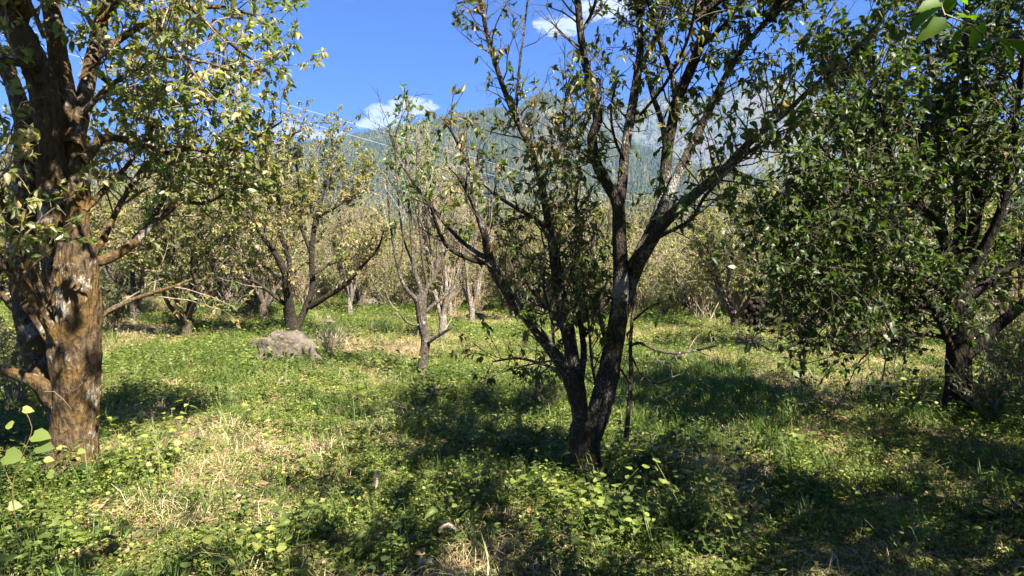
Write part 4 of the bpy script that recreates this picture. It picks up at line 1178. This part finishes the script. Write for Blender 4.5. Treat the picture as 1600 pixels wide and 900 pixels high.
    tvs = np.concatenate(tb.v); tf = np.concatenate(tb.f) + len(v)
    F3 = lt.reshape(-1, 3)
    idx = np.concatenate([np.zeros(len(F3)), np.ones(len(tf))])
    return mesh_np('cover', np.concatenate([v, tvs]), [F3, tf], [mat, M['straw'] if kind == 'litter' else M['grass']], True,
                   {'tint': np.concatenate([tn, np.full(len(tvs), .8)])}, idx)


KINDS_ = ['weed', 'lance', 'small', 'mat', 'mat', 'mat', 'grass', 'grass', 'straw', 'straw', 'litter', 'litter', 'tall', 'tall', 'wisp']
SRC = [clump(200 + i, k_) for i, k_ in enumerate(KINDS_)]
IDS = {}  # kind -> source numbers
for i, k_ in enumerate(KINDS_): IDS.setdefault({'lance': 'weed', 'small': 'weed'}.get(k_, k_), []).append(i)


def ground_cover():
    rng = np.random.default_rng(77); PP, II, RR, SS = [], [], [], []
    for (y0, y1, dens, sc) in ((-1.5, 3, 40, 1.0), (3, 6, 125, .92), (6, 10, 95, 1.0), (10, 16, 60, 1.2), (16, 27, 30, 1.6), (27, 48, 11, 2.1)):
        half = max(0.92 * y1 + 2, 5)
        N = int((y1 - y0) * 2 * half * dens)
        x = rng.uniform(-half, half, N); y = rng.uniform(y0, y1, N)
        ok = np.abs(x) < 0.92 * np.maximum(y, 1) + 2.2; x, y = x[ok], y[ok]; N = len(x)
        dr = zone(DRY, x, y); lu = zone(LUSH, x, y); ba = zone(BARE, x, y)
        n1 = fbm(x * .9 + 4, y * .9, 4, 91); n2 = fbm(x * .55, y * .55 + 9, 3, 123)
        n3 = fbm(x * 1.3 + 8, y * 1.3 + 2, 3, 55)
        pd = np.clip(dr * 1.0 + (n1 - .51) * 3.2 - lu * .4 + .14 * (y > 11), 0.12, .95)
        keep = rng.random(N) > np.clip(ba * 1.0, 0, .92) * (.75 + .2 * (y > 11))
        u = rng.random(N); u2 = rng.random(N); idx = np.zeros(N, int)
        for i in range(N):
            if u[i] < pd[i]:
                k_ = 'straw' if u2[i] < .34 else ('litter' if u2[i] < .52 else ('mat' if u2[i] < .92 else ('wisp' if u2[i] < .96 else 'tall')))
                if ba[i] > .4 and u2[i] > .6: k_ = 'litter'
            elif lu[i] > .35 and u2[i] < .6: k_ = 'grass'
            elif n2[i] > .5:
                k_ = 'weed' if u2[i] < .62 else ('mat' if u2[i] < .93 else ('grass' if u2[i] < .97 else 'tall'))
            else:
                k_ = 'mat' if u2[i] < .66 else ('weed' if u2[i] < .86 else ('grass' if u2[i] < .92 else 'litter'))
            ids = IDS[k_]; idx[i] = ids[int(rng.random() * len(ids))]
        z = gh(x, y)
        rot = np.stack([rng.normal(size=N) * .12, rng.normal(size=N) * .12, rng.random(N) * 6.28], 1)
        s = sc * rng.uniform(.6, 1.5, N) * (0.55 + 1.15 * fbm(x * 1.9 + 3, y * 1.9, 3, 61))
        s = np.where((idx >= 6) & (idx <= 7) | (idx >= 12), s / max(sc, 1) ** .7 * .85, s)
        PP.append(np.stack([x, y, z], 1)[keep]); II.append(idx[keep]); RR.append(rot[keep]); SS.append(s[keep])
    for (bx, by, rad, n_) in ((-3.58, 5.2, .30, 34), (.61, 5.3, .24, 40), (5.3, 7.6, .26, 46), (-1.47, 10.4, .16, 20), (-5.75, 17.0, .5, 40), (-5.4, 12.6, .75, 60), (-1.2, 8.9, .24, 24), (-5.85, 14.8, .5, 30), (-6.3, 22, .8, 30), (1.03, 5.6, .1, 10)):
        a = rng.random(n_) * 6.28; r_ = rad * (1 + rng.random(n_) ** 1.6 * 1.3)
        x, y = bx + r_ * np.cos(a), by + r_ * np.sin(a)
        PP.append(np.stack([x, y, gh(x, y)], 1)); RR.append(np.stack([rng.normal(size=n_) * .15, rng.normal(size=n_) * .15, rng.random(n_) * 6.28], 1))
        II.append(np.array([IDS[k_][int(rng.random() * len(IDS[k_]))] for k_ in rng.choice(['weed', 'tall', 'wisp', 'litter', 'grass'], n_, p=[.42, .2, .1, .12, .16])])); SS.append(rng.uniform(.7, 1.5, n_))
    P = np.concatenate(PP); print('COVER', len(P))
    o = scatter('undergrowth', P, np.concatenate(II), np.concatenate(RR), np.concatenate(SS), SRC)


ground_cover()


# ================================================================== ROCKS, FIREWOOD, SAPLING, SEED HEADS, CABLES, SHRUBS
def rock_mesh(seed, sx, sy, sz, sub=5, flat=0.25):
    import bmesh
    bm = bmesh.new(); bmesh.ops.create_icosphere(bm, subdivisions=sub, radius=1.0)
    rng = np.random.default_rng(seed)
    V = np.array([v.co[:] for v in bm.verts])
    for _ in range(15):
        nn = nrmz(rng.normal(size=3)); c = rng.uniform(.42, .80)
        d = V @ nn; V = V - np.outer(np.clip(d - c, 0, None) * .92, nn)
    n = (fbm(V[:, 0] * 2.2 + seed, V[:, 1] * 2.2 + V[:, 2] * 1.7, 4, seed) - .5)
    n2 = (fbm(V[:, 0] * 7 + V[:, 2] * 5, V[:, 1] * 7 - V[:, 2] * 3, 3, seed + 5) - .5)
    n3 = np.abs(fbm(V[:, 0] * 4 - V[:, 2] * 3, V[:, 1] * 4 + V[:, 2] * 4, 3, seed + 9) - .5)
    V = V * (1 + n * .35 + n2 * .16 - np.clip(.06 - n3, 0, 1) * 1.8)[:, None]
    V = V * np.array([sx, sy, sz])
    for v, c in zip(bm.verts, V): v.co = c
    for f in bm.faces: f.smooth = True
    me = bpy.data.meshes.new('boulder'); bm.to_mesh(me); bm.free(); me.materials.append(M['rock'])
    return me


ROCKS = [
    ((458, 572), 12.6, (.62, .55, .80), 3, (0.12, -0.42, .25), 'large lichen spotted boulder sloping to the left in front of the multi stemmed tree', .0),
    ((404, 545), 14.8, (.40, .36, .26), 4, (0, 0, .2), 'dark low boulder in the shade left of the large sloping boulder', .10),
    ((512, 505), 22.0, (.42, .4, .22), 5, (0, 0, .1), 'flat grey boulder in the grass beyond the large sloping boulder', .0),
    ((676, 620), 8.9, (.24, .20, .20), 6, (0, 0, .4), 'small pale stone at the edge of the shade below the slender tree', .03),
    ((243, 470), 28.0, (.95, .8, .62), 7, (0, 0, 0), 'rounded pinkish boulder on the rise at the back left', .0),
    ((266, 528), 17.5, (.34, .25, .14), 8, (0, 0, 0), 'small flat stone in the dry grass left of the boulders', .0),
    ((575, 486), 34.0, (1.0, .6, .45), 9, (0, 0, .3), 'brown boulder in the deep shade at the back of the clearing', .0),
    ((1100, 497), 27.0, (.8, .5, .28), 10, (0, 0, 0), 'pale slab of rock in the grass left of the speckled forked trunk', .0),
    ((750, 497), 27.0, (.7, .5, .25), 12, (0, 0, 0), 'low reddish rock on the bare earth behind the middle tree', .0),
]
for (px, py), Y, sz, sd, rot, lab, up in ROCKS:
    x = PX(px, Y); z = ghs(x, Y)
    o = link('boulder', rock_mesh(sd, *sz, sub=5 if sd in (3, 4, 6) else 4)); o.location = (x, Y, z + sz[2] * .18 + up); o.rotation_euler = rot
    tag(o, lab, 'boulder', 'boulders lying in the orchard')

# firewood pile
m, t = new_mat('weathered_wood')
co = t.coord(); n1 = t.noise(t.mapping(co, (3, 30, 30)), 2, 5, .7)
finish(t, t.ramp(n1, [(.3, (.014, .010, .008)), (.7, (.085, .066, .052))]), .9, n1, .01, .8, .1); M['wood'] = m
Yp = 22.0; xp = PX(1186, Yp)
pile = thing('firewood_pile', 'dark pile of stacked firewood under the trees, between the two small right trunks', 'woodpile', (xp, Yp, ghs(xp, Yp)), rz=1.35)
rng = np.random.default_rng(12)
logs = []
for q in range(4):
    tb = Tubes(); L = 1.3
    xs = np.linspace(-L / 2, L / 2, 9)
    tb.add(np.stack([xs, rng.normal(size=9) * .012, rng.normal(size=9) * .012], -1), np.full(9, .065) * rng.uniform(.85, 1.1, 9), 9, rng, .12)
    tb.add(np.array([(-L / 2, 0, 0), (-L / 2 - .001, 0, 0)]), [.06, .001], 9, cap=True)
    logs.append(tb.mesh('log', M['wood']))
for row in range(9):
    for c in range(7):
        if row > 6 and (c < 1 or c > 5): continue
        o = link('log', logs[rng.integers(0, 4)], pile)
        o.location = (rng.normal() * .12, (c - 3) * .15 + (.07 if row % 2 else 0) + rng.normal() * .01, .07 + row * .118 + rng.normal() * .008)
        o.rotation_euler = (0, rng.normal() * .03, rng.normal() * .07 + (1.57 if False else 0))

# sapling right of the middle tree
def sapling():
    rng = np.random.default_rng(17); Y = 5.6
    base = W(982, 655, Y); base[2] = ghs(base[0], base[1])
    root = thing('sapling', 'thin pear sapling with a side branch of drooping leaves, just right of the middle tree', 'sapling', tuple(base))
    tr = [trace([(978, 690, 9), (982, 640, 7), (986, 590, 7), (985, 540, 6), (990, 480, 5), (998, 430, 4), (1006, 380, 3)], Y, 0, .3, .06)]
    sp = [([(985, 540, 5), (1000, 536, 5), (1022, 546, 4.5), (1052, 552, 4), (1085, 548, 3.5), (1120, 540, 2.5)], 0, .4, 1.2, .6),
          ([(988, 560, 3.5), (1006, 590, 3), (1030, 600, 2.5), (1050, 590, 2)], 0, -.4, 1.2, .5),
          ([(986, 600, 3.5), (968, 575, 3), (955, 560, 2)], 0, -.3, 1.0, .6),
          ([(990, 500, 3.5), (1015, 480, 3), (1040, 470, 2)], 0, -.3, 1.2, .8)]
    limbs = [(trace(p, Y, a, b, .06), d, l, .25, 0) for (p, a, b, d, l) in sp]
    build_tree(root, tr, limbs, rng, M['bark_far'], M['twig'], M['leaf_mid'], base, 8,
               dict(L=.34, spacing=.12, leafsize=.062, lw=.5, grav=1.1, upb=.1, tint=(.1, .6), nleaf=(1, 3), twig_space=.1), 0, .1)


sapling()

# foxtail seed heads
m, t = new_mat('seed_head'); finish(t, t.ramp(t.noise(t.coord(), 40, 2), [(.3, (.42, .33, .24)), (.7, (.72, .62, .50))]), .9, spec=.1); M['seed'] = m


def foxtail(px, ytop, Y, bend, length, label):
    x = PX(px, Y); z0 = ghs(x, Y)
    top = W(px, ytop, Y)
    root = thing('foxtail_grass', label, 'grass stalk', (x, Y, z0), 'foxtail seed heads in the foreground')
    rng = np.random.default_rng(int(px))
    base = np.array([0, 0, 0.]); tp = top - np.array([x, Y, z0])
    tb = Tubes()
    st = spline(np.array([(0.01, 0, -.02, .002), (-.01, .01, tp[2] * .5, .0018), (tp[0], 0, tp[2] - length * .75, .0015)]), .03)
    tb.add(st[:, :3], st[:, 3], 5); link('stalk', tb.mesh('stalk', M['straw']), root)
    tb = Tubes(); c0 = st[-1, :3]
    N = 420; core = []
    for i in range(13):
        f = i / 12; ang = bend * f * f
        core.append(c0 + np.array([math.sin(ang) * length * f, 0, math.cos(ang * .9) * length * f]))
    core = np.array(core); rad = .0085 * np.sin(np.linspace(.35, PI - .3, 13)) ** .6
    tb.add(core, rad, 7, rng, .15)
    for i in range(N):
        f = rng.random() * 11.99; a = int(f); p = core[a] * (1 - f % 1) + core[a + 1] * (f % 1); ax = nrmz(core[a + 1] - core[a])
        d = rng.normal(size=3); d -= ax * d.dot(ax); d = nrmz(d)
        r_ = rad[a]
        tb.add(np.array([p + d * r_ * .8, p + d * r_ * .8 + (d * .7 + ax * .75) * rng.uniform(.008, .017)]), [.0007, .0003], 3, cap=False)
    link('seed_head', tb.mesh('seed_head', M['seed']), root)


foxtail(588, 742, 4.5, .15, .115, 'upright pale foxtail seed head rising from the shaded weeds')
foxtail(688, 815, 3.9, 1.5, .095, 'bent fluffy foxtail seed head lit by the sun')
foxtail(655, 872, 3.55, 1.2, .08, 'lowest foxtail seed head, drooping near the bottom edge')

# broad leaved climber and stalks in front of the mossy trunk
def climber():
    rng = np.random.default_rng(4); Y = 3.9
    base = W(30, 850, Y); base[2] = ghs(base[0], base[1])
    root = thing('broad_leaved_weed', 'straggling weed with big round green leaves in front of the mossy trunk', 'plant', tuple(base))
    B = base; tb = Tubes()
    for pts in ([(30, 850), (20, 760), (40, 700), (50, 668), (38, 640)], [(60, 860), (70, 760), (95, 735), (130, 720)], [(70, 612, ), (85, 612), (100, 625), (112, 640)],
                [(40, 700), (60, 690), (62, 680)], [(20, 760), (10, 740), (8, 720)]):
        P = np.array([[*W(*q, Y), .003] for q in pts]); P = spline(P, .04)
        tb.add(P[:, :3] - B, np.linspace(.0035, .002, len(P)), 5)
    link('stem', tb.mesh('stem', M['straw']), root)
    for (px, py, s, tn, az) in [(52, 680, .105, .4, 0.1), (58, 697, .10, .25, .1), (8, 712, .12, .35, -.2), (70, 718, .05, .5, 1), (100, 712, .05, .6, 2), (122, 705, .045, .4, .4), (132, 728, .05, .3, 2.4),
                                (36, 640, .06, .7, 1.2), (20, 664, .06, .6, 2.8), (84, 742, .05, .4, 3.5), (14, 790, .07, .3, 1.0)]:
        p = W(px, py, Y) - B
        one = (np.array([p]), np.array([[math.cos(az), math.sin(az) * .3, -.1]]), np.array([nrmz(np.array([.25, -.8, .75]) + rng.normal(size=3) * .12)]), np.array([s]), np.array([s * .95]), np.array([tn]))
        link('leaf', leaf_mesh('leaf', one, M['weed'], 'h'), root)


climber()


# dry twiggy shrub beside the boulder and shrubs at the back
def shrub_tpl(seed, h, leaf, mat, twm, n=26, ls=.05, tint=(.2, .8)):
    rng = np.random.default_rng(seed); limbs = []
    for i in range(n):
        a = rng.random() * 6.28; sp = rng.uniform(.1, .75) * h
        limbs.append((spline(np.array([(rng.normal() * .06 * h, rng.normal() * .06 * h, -.05, .008), (math.cos(a) * sp * .5, math.sin(a) * sp * .5, h * rng.uniform(.4, .6), .006), (math.cos(a) * sp, math.sin(a) * sp, h * rng.uniform(.6, 1), .003)]), .1), 1, leaf, .25, 0))
    tw, lv = Tubes(), Leaves()
    for (L, *_r) in limbs: tw.add(L[:, :3], L[:, 3], 4)
    grow(limbs, rng, tw, lv, L=.4 * h, spacing=.13, leafsize=ls, tint=tint, nleaf=(2, 5), upb=.4, grav=.3, k=3, twig_space=.1, maxr=1, tw_thin=1.0)
    out = [('stems', tw.mesh('stems', twm))]
    if leaf > 0: out.append(('foliage', leaf_mesh('foliage', lv.arr(), mat, '8')))
    return out


SH = {'dry': shrub_tpl(1, .55, 0.0, M['leaf_far'], M['twig_pale'], 40), 'green': shrub_tpl(2, 1.2, 1.0, M['leaf_right'], M['twig'], 30, .06), 'lime': shrub_tpl(3, 1.0, 1.0, M['leaf_far'], M['twig'], 30, .055, (.0, .5)),
      'rust': shrub_tpl(5, .9, .8, M['litter'], M['twig_pale'], 34, .045), 'olive': shrub_tpl(7, 1.3, 1.0, M['leaf_left'], M['twig'], 30, .06)}


SH['pale'] = shrub_tpl(9, 1.6, .9, M['leaf_far'], M['twig_pale'], 40, .055)
SHLOOK = {'olive': 'olive leafy shrub', 'lime': 'yellow green shrub', 'dry': 'leafless twiggy shrub', 'rust': 'rusty brown weeds', 'green': 'dark green shrub', 'pale': 'tall pale twiggy bush'}


def put_shrub(kind, px, Y, s, label):
    x = PX(px, Y)
    o = thing('shrub', label, 'shrub', (x, Y, ghs(x, Y) - .02), 'shrubs under the trees', random.Random(px).random() * 6.28, s)
    for nm, me in SH[kind]: link(nm, me, o, 'stuff')


for kd, px, Y, s, lab in [
    ('dry', 516, 13.2, 1.25, 'leafless reddish brown twiggy shrub beside the large sloping boulder'),
    ('green', 350, 26, 1.5, 'dark green shrub at the shaded end of the grass behind the boulders'),
    ('green', 392, 23, 1.2, 'low dark shrub left of the multi stemmed tree'),
    ('green', 308, 30, 1.2, 'bluish green shrub on the rise beside the pinkish boulder'),
    ('green', 175, 17, 1.1, 'dark green shrub left of the short forked trunk'),
    ('rust', 1250, 19, 1.4, 'rusty dry weeds around the small trunk right of the firewood'),
    ('rust', 1335, 17, 1.3, 'rusty dry weeds behind the low branch of the shaded tree'),
    ('lime', 1215, 20, .8, 'yellow green weeds in front of the firewood pile'),
    ('lime', 1420, 13, 1.1, 'yellow green shrub behind the shaded trunk, left side'),
    ('lime', 1560, 11.5, 1.3, 'yellow green shrub behind the shaded trunk, right side'),
    ('olive', 1590, 8.6, 1.0, 'dark shrub right of the shaded trunk at the right edge'),
    ('lime', 1430, 8.3, .45, 'leafy green weeds growing at the foot of the shaded tree'),
    ('green', 1545, 7.3, .6, 'dark leafy weeds right of the foot of the shaded tree'),
    ('olive', 20, 8.0, .9, 'green shrub in the shade behind the left side of the mossy trunk'),
    ('green', 620, 32, 1.2, 'dark shrub at the back of the clearing left of the pale stems'),
    ('green', 850, 7.6, .5, 'dark leafy weeds behind the foot of the middle tree'),
    ('olive', 1040, 26, 1.0, 'olive shrub at the far edge of the clearing right of the middle tree'),
    ('rust', 905, 30, 1.2, 'brown dry shrub in the back row behind the middle tree'),
]: put_shrub(kd, px, Y, s, lab)

band = random.Random(31); nb = 0; used_b = set()
for r_, Yb in enumerate((25.5, 28.5, 32, 36.5, 42)):
    x = -.9 * Yb
    while x < .95 * Yb:
        px = CX + FPX * x / Yb
        if not (r_ < 2 and 430 < px < 1120 and band.random() < (.9 if r_ == 0 else .55)):
            kd = band.choice(['olive', 'lime', 'pale', 'lime', 'pale', 'olive', 'rust'] if px > 450 else ['olive', 'green', 'lime', 'green'])
            where = next(w_ for lim, w_ in COLS if px < lim)
            lab = '%s under the back rows, %s, %s' % (SHLOOK[kd], ('first line', 'second line', 'third line', 'fourth line', 'last line')[r_], where)
            if lab in used_b: lab = 'shrub lost in the tangle of undergrowth under the back rows of trees'
            used_b.add(lab)
            put_shrub(kd, px, Yb + band.uniform(-1, 1), band.uniform(1.3, 2.4) * (1.5 if kd == 'dry' else 1), lab); nb += 1
        x += band.uniform(1.1, 2.1)

# power line: pole far behind the trees and two pale cables sagging to it
m, t = new_mat('cable'); finish(t, (0.42, 0.42, 0.42), .6, spec=.3); M['cable'] = m
m, t = new_mat('pole_concrete'); finish(t, t.ramp(t.noise(t.coord(), 5, 4), [(.3, (.25, .24, .22)), (.7, (.4, .39, .36))]), .9); M['pole'] = m


def cable(a, b, sag, r, label):
    n = 40; f = np.linspace(0, 1, n)
    P = a[None] * (1 - f[:, None]) + b[None] * f[:, None]; P[:, 2] -= sag * 4 * f * (1 - f)
    tb = Tubes(); tb.add(P, np.full(n, r), 6)
    o = link('cable', tb.mesh('cable', M['cable'])); tag(o, label, 'cable', 'power line cables')


def lineP(px, py, Y): return W(px, py, Y)


slope = (238 - 147) / (725 - 408)
for off, lab in ((0, 'upper of two thin pale cables crossing the sky before the mountain'), (20, 'lower of two thin pale cables crossing the sky before the mountain')):
    a = lineP(-700, 147 + off * .9 + slope * (-700 - 408), 17); b = lineP(1130, 147 + off + slope * (1130 - 408), 34)
    cable(a, b, .12, .006, lab)
pb = W(1130, 356, 34.15)
pole = thing('utility_pole', 'grey utility pole carrying the two cables, behind the far tree rows', 'pole', (pb[0], pb[1], ghs(pb[0], pb[1])))
tb = Tubes(); tb.add(np.array([(0, 0, -.5), (0, 0, pb[2] - ghs(pb[0], pb[1]) + .5)]), [.14, .09], 12); link('post', tb.mesh('post', M['pole']), pole)

# ------------------------------------------------------------------ haze
hz = bpy.data.meshes.new('haze')
x0, y0, z0, z1 = -5000, -5000, -30, 1320
vs = [(a, b, c) for c in (z0, z1) for (a, b) in ((x0, y0), (-x0, y0), (-x0, -y0), (x0, -y0))]
hz.from_pydata(vs, [], [(0, 3, 2, 1), (4, 5, 6, 7), (0, 1, 5, 4), (1, 2, 6, 5), (2, 3, 7, 6), (3, 0, 4, 7)])
hm = bpy.data.materials.new('haze_air'); hm.use_nodes = True; hm.node_tree.nodes.clear()
pv = hm.node_tree.nodes.new('ShaderNodeVolumePrincipled'); ho = hm.node_tree.nodes.new('ShaderNodeOutputMaterial')
pv.inputs['Color'].default_value = (0.25, 0.47, 0.86, 1); pv.inputs['Density'].default_value = 0.00011; pv.inputs['Anisotropy'].default_value = 0.0
hm.node_tree.links.new(pv.outputs[0], ho.inputs['Volume'])
hz.materials.append(hm)
HAZE = True
if HAZE: link('haze', hz, kind='stuff')
tri = sum(sum(len(p.vertices) - 2 for p in []) for _ in [0])
print('TRIS', sum(len(me.loops) - 2 * len(me.polygons) for me in bpy.data.meshes))
